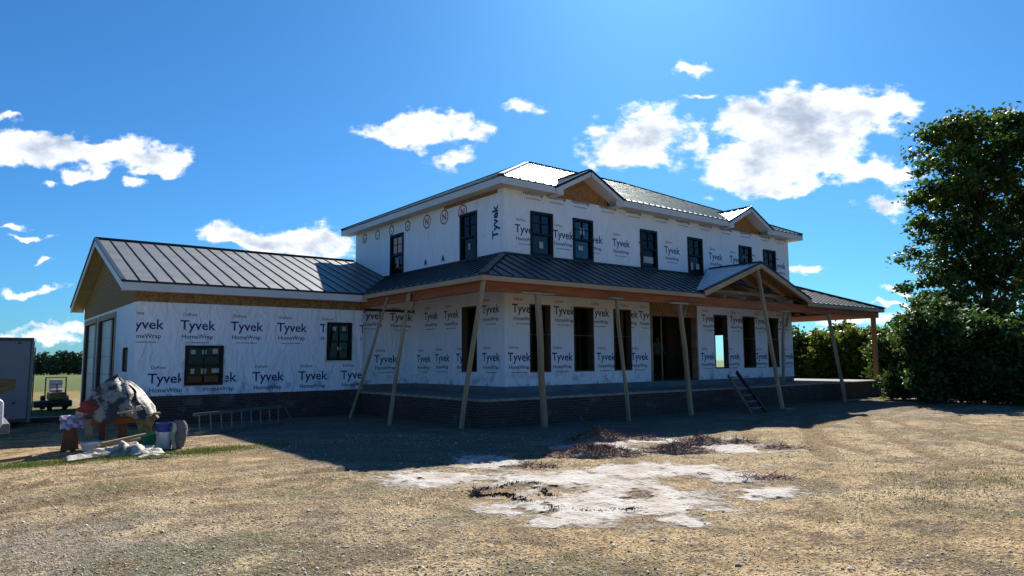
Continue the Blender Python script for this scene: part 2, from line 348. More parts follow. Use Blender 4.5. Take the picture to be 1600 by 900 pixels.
def axis(lo, a, b, c, hi, fine, mid):
    s = list(np.arange(a, b, fine))+list(np.arange(b, c, mid)); x = c; d = mid
    while x < hi: s.append(x); d *= 1.14; x += d
    s.append(hi); x = a; d = fine; q = []
    while x > lo: d *= 1.16; x -= d; q.append(x)
    q.append(lo-10); return np.array(q[::-1]+s)
xs = axis(-1800, -1.5, 22, 40, 1800, .06, .2); ys = axis(-1800, 1.0, 15.5, 40, 1800, .06, .2)
GX, GY = np.meshgrid(xs, ys); GZ = gh(GX, GY); nx, ny = len(xs), len(ys)
me = D.meshes.new('ground'); me.vertices.add(nx*ny); me.vertices.foreach_set('co', np.stack([GX, GY, GZ], -1).ravel())
I, J = np.meshgrid(np.arange(nx-1), np.arange(ny-1)); b0 = (J*nx+I).ravel(); fi = np.stack([b0, b0+1, b0+nx+1, b0+nx], -1)
me.loops.add(fi.size); me.loops.foreach_set('vertex_index', fi.ravel()); me.polygons.add(len(fi)); me.polygons.foreach_set('loop_start', np.arange(0, fi.size, 4)); me.polygons.foreach_set('loop_total', np.full(len(fi), 4))
me.update(); me.polygons.foreach_set('use_smooth', np.ones(len(fi), bool))
def blob(x, y, cx_, cy_, a, b, rot=0):
    c, s_ = math.cos(rot), math.sin(rot); u = ((x-cx_)*c+(y-cy_)*s_)/a; v = (-(x-cx_)*s_+(y-cy_)*c)/b
    return np.exp(-(u*u+v*v))
nA = fbm(GX*.9, GY*.9, 5, 31); nB = fbm(GX*.35+9, GY*.35, 4, 55); nC = fbm(GX*3, GY*3, 4, 77)
field = np.maximum(sst(GY, 24, 28)*(1-sst(GX, 3.0, 4.5)), sst(np.hypot(GX, GY), 46, 60)); field = np.maximum(field, sst(GX-.9*GY, 26, 34)*0+sst(GY, 36, 42))
zgrass = np.clip(sst(nB+.55*(nA-.5), .60, .72)*.55+sst(GX, 2, -1)*0+blob(GX, GY, 3.5, 14.3, 1.3, .5)*1.1+blob(GX, GY, .9, 14.6, 1.2, .35)*.6+blob(GX, GY, 1.6, 11.0, .9, .35)*.7+blob(GX, GY, 9.2, 2.6, 1.6, .25, -.6)*.9+blob(GX, GY, 9.0, 5.5, .7, .25, -.5)*.6+blob(GX, GY, 11.6, 3.2, 2.0, .4, -.7)*.45, 0, 1)
zgrass = np.maximum(zgrass*sst(nC+nA, .75, 1.05), field)
zgray = np.clip(blob(GX, GY, .6, 7.3, 1.4, 2.3)*1.2+blob(GX, GY, 27, 7.5, 9, 2.2, -.55)*.95+blob(GX, GY, 5, 11.2, 2.0, .5)*.3+blob(GX, GY, 5, 6.0, 1.5, .4, -.5)*.6+sst(nB, .52, .62)*.35, 0, 1)*(.55+.75*(nA-.2))
flatz = 1-sst(np.maximum(np.maximum(5-GX, GX-33), 9.8-GY), 0, .8); zgray = np.maximum(zgray, flatz*.5*(1-field))
zsand = np.clip(blob(GX, GY, 13.5, 6.0, 5, 1.7, -.6)*1.0+blob(GX, GY, 9.5, 3.9, 1.5, .3, -.65)*1.2+blob(GX, GY, 3.2, 7.0, 1.4, 2)*.4+blob(GX, GY, 12.3, 2.6, 1.4, .35, -.65)*1.1, 0, 1)
ztan = sst(np.hypot(GX,GY), 33, 37)*(1-sst(np.hypot(GX,GY), 47, 54))*field
zshade = (1-sst(np.maximum(np.maximum(5.3-GX, GX-27), 10.6-GY), 0, .8))*(1-field)*(.55+.5*nA)*.9  # house shadow deepened by a darker ground colour painted here
for nm, arr in (('zgrass', zgrass), ('zgray', zgray), ('zsand', zsand), ('ztan', ztan), ('zfield', field), ('zshade', zshade), ('ztrack', tracks(GX, GY)*.8)):
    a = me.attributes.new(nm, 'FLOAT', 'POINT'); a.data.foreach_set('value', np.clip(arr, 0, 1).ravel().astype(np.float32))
def ground_mat():
    m = D.materials.new('yard dirt and gravel'); m.use_nodes = True; t = m.node_tree; n = t.nodes; l = t.links; p = n['Principled BSDF']; p.inputs['Roughness'].default_value = .95; p.inputs['Specular IOR Level'].default_value = .15
    tcn = n.new('ShaderNodeTexCoord')
    def noise(sc, det=8, r=.65, st=None):
        z = n.new('ShaderNodeTexNoise'); z.inputs['Scale'].default_value = sc; z.inputs['Detail'].default_value = det; z.inputs['Roughness'].default_value = r
        if st: mp = n.new('ShaderNodeMapping'); mp.inputs['Scale'].default_value = st; l.new(tcn.outputs['Object'], mp.inputs[0]); l.new(mp.outputs[0], z.inputs['Vector'])
        else: l.new(tcn.outputs['Object'], z.inputs['Vector'])
        return z.outputs['Fac']
    def mr(x, a, b, c=0., d=1.):
        r = n.new('ShaderNodeMapRange'); l.new(x, r.inputs[0])
        for i, v in enumerate((a, b, c, d)): r.inputs[i+1].default_value = v
        return r.outputs[0]
    def mix(f, a, b, bt='MIX'):
        x = n.new('ShaderNodeMix'); x.data_type = 'RGBA'; x.blend_type = bt
        if isinstance(f, float): x.inputs[0].default_value = f
        else: l.new(f, x.inputs[0])
        for i, c in ((6, a), (7, b)):
            if isinstance(c, tuple): x.inputs[i].default_value = (*c, 1)
            else: l.new(c, x.inputs[i])
        return x.outputs[2]
    def att(nm): a = n.new('ShaderNodeAttribute'); a.attribute_name = nm; return a.outputs['Fac']
    n1 = noise(1.3); n2 = noise(9); n3 = noise(34, 4); n4 = noise(75, 3)
    base = mix(mr(n1, .43, .57), (.64,.455,.235), (.33,.22,.105))
    base = mix(att('zsand'), base, (.62,.47,.26))
    gray = mix(mr(n3, .35, .65), (.17,.155,.135), (.44,.41,.36))
    base = mix(att('zgray'), base, gray)
    grs = mix(mr(n2, .35, .65), (.055,.105,.02), (.11,.14,.035))
    grs = mix(att('ztan'), grs, mix(mr(n1, .4, .6), (.32,.22,.07), (.17,.17,.045)))
    base = mix(att('zgrass'), base, grs)
    base = mix(mr(n2, .50, .68, 0, .7), base, (.11,.078,.045))
    nfield = att('zfield')
    base0 = mix(mr(noise(2.2, 7, .7), .52, .58, 0, .7), base, (.15,.10,.052))
    base0 = mix(mr(noise(.55, 7, .7), .52, .58, 0, .75), base0, (.17,.125,.075))
    base0 = mix(mr(noise(.8, 8, .72, (1, 1, 1.01)), .40, .47, .6, 0), base0, (.74,.56,.33))
    base0 = mix(mr(n3, .51, .58, 0, .95), base0, (.05,.037,.024))
    base0 = mix(mr(noise(15, 5), .54, .64, 0, .6), base0, (.085,.06,.035))
    base0 = mix(mr(noise(22, 4), .56, .66, 0, .7), base0, (.66,.56,.38))
    base0 = mix(mr(att('ztrack'), .12, .6, 0, .85), base0, mix(mr(n2, .4, .6), (.15,.10,.055), (.30,.21,.115)))  # rut troughs darkened in colour to read as shadow
    base0 = mix(att('zshade'), base0, (.13,.115,.10))
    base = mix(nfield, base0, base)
    base = mix(mr(n4, .56, .68, 0, .5), base, (.62,.55,.42))
    l.new(base, p.inputs['Base Color'])
    sm = n.new('ShaderNodeMath'); l.new(n3, sm.inputs[0]); l.new(n2, sm.inputs[1])
    b = n.new('ShaderNodeBump'); b.inputs['Distance'].default_value = .06; l.new(sm.outputs[0], b.inputs['Height']); l.new(b.outputs[0], p.inputs['Normal'])
    return m
me.materials.append(ground_mat()); go = D.objects.new('ground', me); COL.objects.link(go); go['kind'] = 'structure'

# ------------------------------------------------------------------ house geometry
X0, Y0, X1, Y1 = 12.22, 15.83, 27.69, 25.62
ZF, ZW, ZT, ZR, OV = .70, .91, 6.74, 6.945, .44
XP, YP, XQ = 10.13, 13.94, 31.52            # porch base corner and right end
EX, EY, EQ, ZP, ZPW = 9.94, 13.75, 31.71, 3.80, 4.76
YG, XG, XS, ZGB, ZGT, YGB = 20.75, 3.59, 10.2, .77, 3.31, 30.88
YI = 20.98
house = empty('house', (18, 20, 0), 'unfinished two-storey house in white printed house wrap with dark metal roofs', 'house')

def wall(mb, ax, pl, th, u0, u1, z0, z1, holes, mi=0, mback=1):
    """wall in plane ax=pl, thickness th (signed, inwards), with rectangular holes (ua,ub,za,zb)"""
    us = sorted(set([u0, u1]+[h for q in holes for h in q[:2]])); zs = sorted(set([z0, z1]+[h for q in holes for h in q[2:]]))
    us = [u for u in us if u0-1e-6 <= u <= u1+1e-6]; zs = [z for z in zs if z0-1e-6 <= z <= z1+1e-6]
    def P(u, z, d): return (u, pl+d, z) if ax == 'y' else (pl+d, u, z)
    def solid(i, j):
        if i < 0 or j < 0 or i >= len(us)-1 or j >= len(zs)-1: return False
        cu = (us[i]+us[i+1])/2; cz = (zs[j]+zs[j+1])/2
        return not any(q[0] < cu < q[1] and q[2] < cz < q[3] for q in holes)
    for i in range(len(us)-1):
        for j in range(len(zs)-1):
            if not solid(i, j): continue
            a, b, c, d = us[i], us[i+1], zs[j], zs[j+1]
            mb.poly([P(a,c,0),P(b,c,0),P(b,d,0),P(a,d,0)], mi); mb.poly([P(a,c,th),P(a,d,th),P(b,d,th),P(b,c,th)], mback)
            if not solid(i-1, j): mb.poly([P(a,c,0),P(a,d,0),P(a,d,th),P(a,c,th)], mi if i == 0 else mback)
            if not solid(i+1, j): mb.poly([P(b,c,0),P(b,c,th),P(b,d,th),P(b,d,0)], mi if i == len(us)-2 else mback)
            if not solid(i, j-1): mb.poly([P(a,c,0),P(a,c,th),P(b,c,th),P(b,c,0)], mback)
            if not solid(i, j+1): mb.poly([P(a,d,0),P(b,d,0),P(b,d,th),P(a,d,th)], mback)

# --- lettering printed on the wrap
def text_tris(body, size, bold=.0, rot=0):
    cu = D.curves.new('t', 'FONT'); cu.body = body; cu.size = size; cu.align_x = 'CENTER'; cu.offset = bold; cu.resolution_u = 2
    o = D.objects.new('t', cu); COL.objects.link(o); dg = bpy.context.evaluated_depsgraph_get(); m_ = o.evaluated_get(dg).to_mesh(); m_.calc_loop_triangles()
    co = [(v.co.x, v.co.y) for v in m_.vertices]; tr = [[co[i] for i in t.vertices] for t in m_.loop_triangles]
    o.evaluated_get(dg).to_mesh_clear(); D.objects.remove(o); D.curves.remove(cu)
    if rot: tr = [[(-y, x) for x, y in t] for t in tr]
    return tr
def ell_ring(r, w, n=20, sx=1.):
    t = [2*math.pi*i/n for i in range(n+1)]; out = []
    for i in range(n):
        a, b = t[i], t[i+1]; q = [(sx*r*math.cos(a), r*math.sin(a)), (sx*r*math.cos(b), r*math.sin(b)), (sx*(r-w)*math.cos(b), (r-w)*math.sin(b)), (sx*(r-w)*math.cos(a), (r-w)*math.sin(a))]
        out.append(q)
    return out
def half(poly, k, v, sgn):          # keep sgn*(p[k]-v) <= 0
    out = []
    for i in range(len(poly)):
        a, b = poly[i-1], poly[i]; da, db = sgn*(a[k]-v), sgn*(b[k]-v)
        if (da <= 0) != (db <= 0):
            t = da/(da-db); out.append((a[0]+(b[0]-a[0])*t, a[1]+(b[1]-a[1])*t))
        if db <= 0: out.append(b)
    return out
def clip(polys, rects, bounds):
    u0, u1, z0, z1 = bounds; cur = []
    for p in polys:
        for k, v, s_ in ((0, u0, -1), (0, u1, 1), (1, z0, -1), (1, z1, 1)):
            if len(p) > 2: p = half(p, k, v, s_)
        if len(p) > 2: cur.append(p)
    for (a, b, c, d) in rects:
        nxt = []
        for p in cur:
            if max(q[0] for q in p) <= a or min(q[0] for q in p) >= b or max(q[1] for q in p) <= c or min(q[1] for q in p) >= d: nxt.append(p); continue
            l_ = half(p, 0, a, 1); r_ = half(p, 0, b, -1); m_ = half(half(p, 0, a, -1) or [(0,0)], 0, b, 1)
            dn = half(m_, 1, c, 1) if len(m_) > 2 else []; up = half(m_, 1, d, -1) if len(m_) > 2 else []
            nxt += [q for q in (l_, r_, dn, up) if len(q) > 2]
        cur = nxt
    return cur
T_BIG = text_tris('Tyvek', .365, .005); T_HW = text_tris('HomeWrap', .165, .002); T_RED = text_tris('DuPont', .115, .002); T_SM = text_tris('Next Generation Material', .055, .001); T_REG = text_tris('.', .1)
def logo(s=1., parts='rths'):
    o = []
    def sh(tr, dx, dy, mi): o.extend(([(s*(x+dx), s*(y+dy)) for x, y in t], mi) for t in tr)
    if 't' in parts: sh(T_BIG, 0, -.10, 2)
    if 'r' in parts: sh(T_RED, -.20, .27, 3)
    if 'h' in parts: sh(T_HW, 0, -.34, 2)
    if 's' in parts: sh(T_SM, 0, -.46, 2)
    return o
T_VT = text_tris('Tyvek', .40, .013, 1); T_VH = text_tris('HomeWrap', .175, .006, 1)
def logo_v():
    return [([(x-.0, y) for x, y in t], 2) for t in T_VT]+[([(x+.26, y) for x, y in t], 2) for t in T_VH]
def badge(mi=3, r=.24, ch='N'):
    o = [(q, mi) for q in ell_ring(r, .05)]
    for t in text_tris(ch, r*1.25, .012): o.append(([(x, y-r*.42) for x, y in t], mi))
    return o
def put(mb, ax, pl, prints, holes, bounds, flip=1, off=.004):
    for (u, z, lg) in prints:
        for mi in (2, 3, 4):
            polys = [[(u+flip*x, z+y) for x, y in t] for t, k in lg if k == mi]
            for p in clip(polys, holes, bounds):
                mb.poly([(q[0], pl-off, q[1]) if ax == 'y' else (pl-off, q[0], q[1]) for q in p], mi)
WM = [M['wrap'], M['roomwall'], M['navy'], M['red'], M['green']]

# openings
zu0, zu1 = 4.82, 6.14
upper = [(13.24,14.10,zu0,zu1),(14.99,15.84,zu0,zu1),(18.17,19.02,zu0,zu1),(20.78,21.62,zu0,zu1),(24.02,24.86,zu0,zu1),(25.74,26.62,zu0,zu1)]
zl0, zl1 = 1.30, 3.33
lower = [(13.16,13.99,zl0,zl1),(14.95,15.83,zl0,zl1),(16.74,17.60,zl0,zl1),(22.2,23.06,zl0,zl1),(24.06,24.9,zl0,zl1),(25.78,26.6,zl0,zl1)]
door = (18.63, 21.09, ZW, 3.24)
fh = upper+lower+[door]
mb = MB(); wall(mb, 'y', Y0, .16, X0, X1, ZW, ZT, fh)
lg = logo(.96); hw = logo(1.0, 'h')
pr = [(u, 3.16, lg) for u in (12.93,14.55,16.1,17.5,18.42,21.9,23.65,25.33,26.95)]+[(u, 1.74, lg) for u in (12.75,14.45,16.35,17.98,21.75,23.35,25.3,27.25)]
pr += [(u, 5.54, lg) for u in (13.05,14.56,15.87,17.19,18.5,19.86,21.15,22.46,23.8,25.2,26.95)]+[(u, 6.98, logo(1.0, 'hs')) for u in (13.35,14.3,15.34,16.6,17.86,19.31,20.54,21.89,23.2,24.54,25.9,27.1)]
put(mb, 'y', Y0, pr, fh+[(18.5,21.2,ZW,3.7)], (X0+.01, X1-.01, ZW, ZT-.02)); mb.build('wrapped_wall', WM, house)
sideh = [(21.74,22.68,4.76,6.26),(17.2,18.08,4.76,6.26),(17.2,18.02,1.32,3.33)]
mb = MB(); wall(mb, 'x', X0, .16, Y0+.161, Y1, ZW, ZT, sideh)
pr = [(19.85,3.14,lg),(18.62,3.12,lg),(16.5,3.16,lg),(20.3,1.72,lg),(19.15,1.74,lg),(17.9,1.74,lg),(16.5,1.74,lg),(16.12,5.75,logo_v()),(17.0,5.75,logo_v()[-1:])]
pr += [(y, z-.02, badge(4, .19, ch)) for y, z, ch in ((24.83,6.5,'o'),(23.75,6.5,'-'),(22.64,6.5,'-'),(21.45,6.48,'v'))]+[(y, z, badge(3, .25, 'N')) for y, z in ((20.14,6.40),(19.05,6.38),(17.97,6.36))]
pr += [(y, 4.92, [(t, 2) for t in text_tris('A', .26, .02)]) for y in (20.21, 19.12, 22.0)]
put(mb, 'x', X0, pr, sideh, (Y0+.17, Y1-.01, ZW, ZT-.02), flip=-1); mb.build('wrapped_wall', WM, house)
# right and rear walls
mb = MB(); wall(mb, 'x', X1, -.16, Y0+.161, Y1-.161, ZW, ZT, [(18.95,19.85,1.2,2.75),(17.2,18.0,4.8,6.1),(22,23,4.8,6.1)]); mb.build('wrapped_wall', WM, house)
mb = MB(); wall(mb, 'y', Y1, -.16, X0+.161, X1, ZW, ZT, [(17.75,18.1,2.1,3.2),(21.2,21.55,2.1,3.2),(24.0,24.95,2.1,3.2),(14,15,4.8,6.1),(19,20,4.8,6.1)]); mb.build('wrapped_wall', WM, house)
# annex wall between garage and main block
mb = MB(); wall(mb, 'y', YI, .15, XS-.3, X0-.001, ZW, 3.95, [])
put(mb, 'y', YI, [(10.62,3.16,lg),(11.72,3.14,lg),(11.15,1.72,lg)], [], (XS, X0-.02, ZW, 3.9)); mb.build('wrapped_wall', WM, house)
# laps where one course of wrap overlaps the next
for a_, b_ in (((X0+.02, Y0-.009, 2.42), (18.5, Y0-.0045, 2.424)), ((21.25, Y0-.009, 2.44), (X1-.03, Y0-.0045, 2.444)), ((X0+.03, Y0-.009, 5.02), (13.1, Y0-.0045, 5.024)), ((XG+.05, YG-.009, 1.90), (4.75, YG-.0045, 1.904)), ((5.95, YG-.009, 1.92), (8.85, YG-.0045, 1.924))):
    mb = MB(); mb.box(a_, b_); mb.build('wrap_lap', M['tape'], house)
# garage walls
gh1 = [(4.86,5.84,1.05,2.12),(8.98,9.78,1.72,2.88)]
mb = MB(); wall(mb, 'y', YG, .16, XG, XS, ZGB, ZGT, gh1)
lgg = logo(1.03)
put(mb, 'y', YG, [(3.80+1.345*k, 2.68, lgg) for k in range(6)]+[(4.39+1.38*k, 1.22, lgg) for k in range(5)], [(4.80,5.90,.99,2.18),(8.92,9.84,1.66,2.94)], (XG+.01, XS-.01, ZGB, ZGT)); mb.build('wrapped_wall', WM, house)
mb = MB(); wall(mb, 'x', XS-.001, -.15, YG+.161, YI, ZGB, 3.7, []); mb.build('wrapped_wall', WM, house)
gdh = [(23.95,27.15,.12,3.06),(27.75,30.35,.12,3.06),(21.7,22.5,1.42,2.1)]
mb = MB(); wall(mb, 'x', XG, .16, YG+.161, YGB, .12, ZGT, gdh); mb.build('wrapped_wall', WM, house)
mb = MB(); wall(mb, 'y', YGB+.001, -.16, XG+.161, X0, .12, 3.7, []); mb.build('wrapped_wall', WM, house)
# OSB band and gable
mb = MB(); mb.box((XG-.005, YG-.012, ZGT), (XS+.02, YG+.15, 3.80)); mb.build('strand_board_band', M['osb'], house)
def gz(y): return 3.776+.345*(y-20.31) if y < 25.8 else 3.776+.345*(31.3-y)
mb = MB(); ysg = [YG, 25.8, YGB]
v = [(XG-.012, YG, ZGT), (XG-.012, YGB, ZGT), (XG-.012, YGB, gz(YGB)-.1), (XG-.012, 25.8, gz(25.8)-.12), (XG-.012, YG, gz(YG)-.1)]
mb.add(v+[(p[0]+.14, p[1], p[2]) for p in v], [(0,4,3,2,1), (5,6,7,8,9), (0,1,6,5)], 0); mb.build('gable_sheathing', M['osb'], house)
# garage door trim, doors
mb = MB()
for a, b in ((23.95,27.15),(27.75,30.35)):
    mb.box((XG-.03, a-.14, 3.07), (XG-.002, b+.12, 3.22)); mb.box((XG-.03, b+.002, .12), (XG-.002, b+.12, 3.068)); mb.box((XG-.03, a-.12, .12), (XG-.002, a-.002, 3.068))
mb.build('door_casing', M['fascia'], house)
for a, b in ((25.4,27.14),(28.9,30.34)):
    mb = MB()
    for k in range(5): mb.box((XG+.10, a, .14+k*.584), (XG+.15, b, .14+k*.584+.575))
    mb.build('garage_door', M['trim'], house, bevel=.01)
# brick skirts
mb = MB(); mb.box((XG-.06, YG-.06, -.15), (XP-.012, YG+.2, ZGB)); mb.build('brick_skirt', M['brick'], house)
mb = MB(); mb.box((XG-.06, YG+.202, -.15), (XG+.1, 23.9, ZGB-.0)); mb.build('brick_skirt', M['brick'], house)
# porch
mb = MB(); mb.box((XP, YP, -.15), (XP+.2, YG+.19, ZF-.05)); mb.box((XP+.2, YP, -.15), (XQ, YP+.2, ZF-.05)); mb.box((XQ-.2, YP+.2, -.15), (XQ, Y1, ZF-.05)); mb.build('brick_base', M['brick'], house)
mb = MB()
x = XP-.01
def lip(a, b): mb.box(a, b)
lip((XP-.012, YP-.012, ZF-.05), (XP+.09, YG-.02, ZF+.012))
xx = XP+.09
while xx < 18.2:
    x2 = min(xx+random.uniform(.9, 2.2), 18.3); dz = random.uniform(-.008, .008); lip((xx, YP-.012-random.uniform(0, .008), ZF-.05), (x2-.01, YP+.09, ZF+.012+dz)); xx = x2
while xx < XQ-.5:
    x2 = min(xx+random.uniform(.9, 2.2), XQ); lip((xx, YP-.004, ZF-.05), (x2-.01, YP+.09, ZF-.006+random.uniform(-.006, .006))); xx = x2
mb.build('mortar_edge', M['mortar'], house)
mb = MB(); mb.box((XP+.095, YP+.095, ZF-.18), (XQ-.002, Y0, ZF-.002)); mb.box((XP+.095, Y0, ZF-.18), (X0, YI, ZF-.002)); mb.box((X1, Y0, ZF-.18), (XQ-.002, Y1, ZF-.002)); mb.build('porch_floor', M['concrete'], house)
mb = MB(); mb.box((X0+.01, Y0+.01, 0), (X1-.01, Y1-.01, ZW-.004)); mb.box((XS+.02, YI+.01, 0), (X0, Y1, ZW-.004)); mb.build('foundation', M['concrete'], house)
mb = MB(); mb.box((XG+.02, YG+.2, -.1), (XS+1.8, YGB-.01, .1)); mb.build('garage_floor', M['concrete'], house)
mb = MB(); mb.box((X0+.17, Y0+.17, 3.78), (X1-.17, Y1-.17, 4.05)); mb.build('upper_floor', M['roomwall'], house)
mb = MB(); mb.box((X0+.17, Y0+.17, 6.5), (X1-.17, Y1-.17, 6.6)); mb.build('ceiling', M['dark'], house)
# unseen ceiling and wall added inside the garage to darken it
mb = MB(); mb.box((XG+.17, YG+.17, 3.32), (X0-.01, YGB-.17, 3.40)); mb.build('dimming_ceiling', M['dark'], house)
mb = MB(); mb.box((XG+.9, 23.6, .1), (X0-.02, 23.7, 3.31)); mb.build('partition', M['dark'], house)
# interior framing
mb = MB()
def studs(ax, pl, a, b, z0=ZW, z1=3.78, step=.41):
    u = a
    while u <= b:
        if ax == 'y': mb.box((u, pl, z0), (u+.04, pl+.09, z1))
        else: mb.box((pl, u, z0), (pl+.09, u+.04, z1))
        u += step
for q in (('y',19.6,12.5,17.2),('x',17.3,16.0,25.3),('y',22.6,21.6,24.0),('x',21.4,20.2,22.5),('x',25.3,20.8,25.3),('x',14.5,19.8,25.2)):
    mb = MB(); studs(*q); lo_, hi_ = q[2], q[3]
    mb.box((lo_-.04,q[1]-.002,3.70),(hi_+.06,q[1]+.092,3.775)) if q[0]=='y' else mb.box((q[1]-.002,lo_-.04,3.70),(q[1]+.092,hi_+.06,3.775))
    mb.build('stud_wall', M['roomwall'], house)
for q in (((21.55,22.4,ZW),(23.2,22.5,3.69)),((17.95,21.9,ZW),(20.9,22.0,3.69)),((25.5,20.4,ZW),(27.4,20.5,3.69)),((12.5,21.6,ZW),(14.4,21.7,3.69)),((14.7,21.6,ZW),(17.0,21.7,3.69)),((22.6,18.4,ZW),(23.0,18.5,3.69))):
    mb = MB(); mb.box(*q); mb.build('partition', M['roomwall'], house)
# OSB header and jambs at the entrance
mb = MB(); mb.box((18.55, Y0-.02, 3.25), (21.17, Y0-.003, 3.78)); mb.build('entry_header', M['osb'], house)
mb = MB(); mb.box((18.56, Y0-.03, ZW), (18.65, Y0+.2, 3.25)); mb.box((21.07, Y0-.03, ZW), (21.16, Y0+.2, 3.25)); mb.box((18.65, Y0-.028, 3.17), (21.07, Y0+.2, 3.248)); mb.box((19.5,Y0+.3,ZW),(19.54,Y0+.34,3.2)); mb.build('door_jamb', M['woodh'], house)
# rough-opening liners of the lower windows
for h in lower:
    mb = MB(); a, b, c, d = h
    for q in ((a, a+.05, c, d), (b-.05, b, c, d), (a+.05, b-.05, c, c+.05), (a+.05, b-.05, d-.05, d)): mb.box((q[0], Y0-.006, q[2]), (q[1], Y0+.19, q[3]))
    mb.build('rough_opening', M['roomwall'], house)
mb = MB(); a, b, c, d = sideh[2]
for q in ((a, a+.05, c, d), (b-.05, b, c, d), (a+.05, b-.05, c, c+.05), (a+.05, b-.05, d-.05, d)): mb.box((X0-.006, q[0], q[2]), (X0+.19, q[1], q[3]))
mb.build('rough_opening', M['roomwall'], house)

def window(ax, pl, h, sticker=None, tape='sill', reveal=0):
    a, b, c, d = h
    def bx(m_, u0, u1, z0, z1, d0, d1, mi=0):
        if ax == 'y': m_.box((u0, pl+d0, z0), (u1, pl+d1, z1), mi)
        else: m_.box((pl+d0, u0, z0), (pl+d1, u1, z1), mi)
    f = MB(); w = .065; zm = (c+d)/2
    bx(f, a-.02, a+w, c-.02, d+.02, -.035, .10); bx(f, b-w, b+.02, c-.02, d+.02, -.035, .10)
    bx(f, a+w, b-w, c-.02, c+w, -.033, .10); bx(f, a+w, b-w, d-w, d+.02, -.033, .10); bx(f, a+w, b-w, zm-.03, zm+.03, -.025, .06)
    fo = f.build('window', M['frame'], house)
    g = MB()
    um = (a+b)/2
    bx(g, um-.011, um+.011, zm+.03, d-w, .0, .03)
    for z in ((zm+d)/2,): bx(g, a+w, um-.011, z-.011, z+.011, .0, .03); bx(g, um+.011, b-w, z-.011, z+.011, .0, .03)
    if reveal: bx(g, um-.011, um+.011, c+w, zm-.03, .0, .03); bx(g, a+w, um-.011, (zm+c)/2-.011, (zm+c)/2+.011, 0, .03); bx(g, um+.011, b-w, (zm+c)/2-.011, (zm+c)/2+.011, 0, .03)
    g.build('muntin', M['frame'], fo)
    for z0, z1, dd in ((zm+.03, d-w, .035), (c+w, zm-.03, .05)):
        p = MB(); bx(p, a+w, b-w, z0, z1, dd, dd+.006); p.build('pane', M['glass'], fo)
    if sticker:
        for (u, z, ww, hh) in sticker:
            s_ = MB(); bx(s_, a+u*(b-a)-ww/2, a+u*(b-a)+ww/2, c+z*(d-c)-hh/2, c+z*(d-c)+hh/2, .026, .029)
            s_.build('sticker', M['stickerred'] if ax == 'x' else M['sticker'], fo)
    t = MB()
    if tape == 'sill': bx(t, a-.10, b+.10, c-.11, c-.022, -.014, -.002)
    else:
        def strip(u0, u1, z0, z1, horiz):
            k = 7
            for i in range(k):
                j = random.uniform(-.015, .02); j2 = random.uniform(-.012, .012)
                if horiz: bx(t, u0+(u1-u0)*i/k, u0+(u1-u0)*(i+1)/k, z0-j, z1+j2, -.013, -.002)
                else: bx(t, u0-j, u1+j2, z0+(z1-z0)*i/k, z0+(z1-z0)*(i+1)/k, -.013, -.002)
        strip(a-.08, a-.022, c-.08, d+.08, False); strip(b+.022, b+.08, c-.08, d+.08, False); strip(a-.02, b+.02, d+.022, d+.075, True); strip(a-.02, b+.02, c-.075, c-.022, True)
    t.build('flashing', M['tape'], fo)
    # a dim room behind the glass, as the rest of the house has
    return fo
window('y', Y0, upper[0], [(.5,.25,.16,.2)]); window('y', Y0, upper[1], [(.5,.72,.2,.2),(.4,.3,.2,.14)]); window('y', Y0, upper[2], [(.5,.22,.5,.22)]); window('y', Y0, upper[3], [(.3,.2,.12,.3),(.7,.2,.2,.2)])
window('y', Y0, upper[4], [(.5,.7,.14,.14)]); window('y', Y0, upper[5], [(.5,.3,.2,.2)])
w = window('x', X0, sideh[0], [(.5,.74,.6,.56),(.5,.3,.12,.3)]); window('x', X0, sideh[1], [(.5,.3,.1,.2)])
window('y', YG, gh1[0], [(.2,.85,.12,.12),(.5,.85,.12,.12),(.8,.88,.14,.16),(.2,.35,.1,.14),(.5,.35,.14,.14),(.82,.36,.2,.12)], 'all', 1); window('y', YG, gh1[1], [(.3,.85,.12,.12),(.7,.85,.12,.12),(.5,.3,.12,.12)], 'all', 1)
mb = MB(); mb.box((XG+.05, 21.75, 1.47), (XG+.06, 22.45, 2.05)); fo = mb.build('window', M['frame'], house)
# solid wall added behind the upper windows to keep rooms dim
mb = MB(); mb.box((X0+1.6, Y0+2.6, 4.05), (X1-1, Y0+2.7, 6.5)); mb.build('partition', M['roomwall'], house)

# --- roofs
def roof_plane(mb, pts, n, along, step, t=.09, rib=(.016, .026), off0=0.):
    """sheet pts (ccw from above) + standing seams running up the slope, spaced along vector `along`"""
    mb.slab(pts, t, 0, 1, 2)
    P = [np.array(p, float) for p in pts]; al = np.array(along, float); al /= np.linalg.norm(al)
    nn = np.cross(P[1]-P[0], P[-1]-P[0]); nn /= np.linalg.norm(nn)
    if nn[2] < 0: nn = -nn
    up = np.cross(nn, al); up /= np.linalg.norm(up)
    o = P[0]; q = [((p-o)@al, (p-o)@up) for p in P]; lo = min(a for a, b in q); hi = max(a for a, b in q)
    a = lo+step*.5+off0
    while a < hi-.02:
        cr = []
        for i in range(len(q)):
            (a0, b0), (a1, b1) = q[i-1], q[i]
            if (a0-a)*(a1-a) < 0: cr.append(b0+(b1-b0)*(a-a0)/(a1-a0))
        if len(cr) >= 2:
            c0, c1 = min(cr), max(cr)
            if c1-c0 > .08:
                s0 = o+al*a+up*c0+nn*rib[1]/2; s1 = o+al*a+up*c1+nn*rib[1]/2
                mb.beam(s0, s1, rib[0], rib[1], 3, up=nn)
        a += step
RM = [M['metal'], M['osb'], M['metaldark'], M['metaldark']]
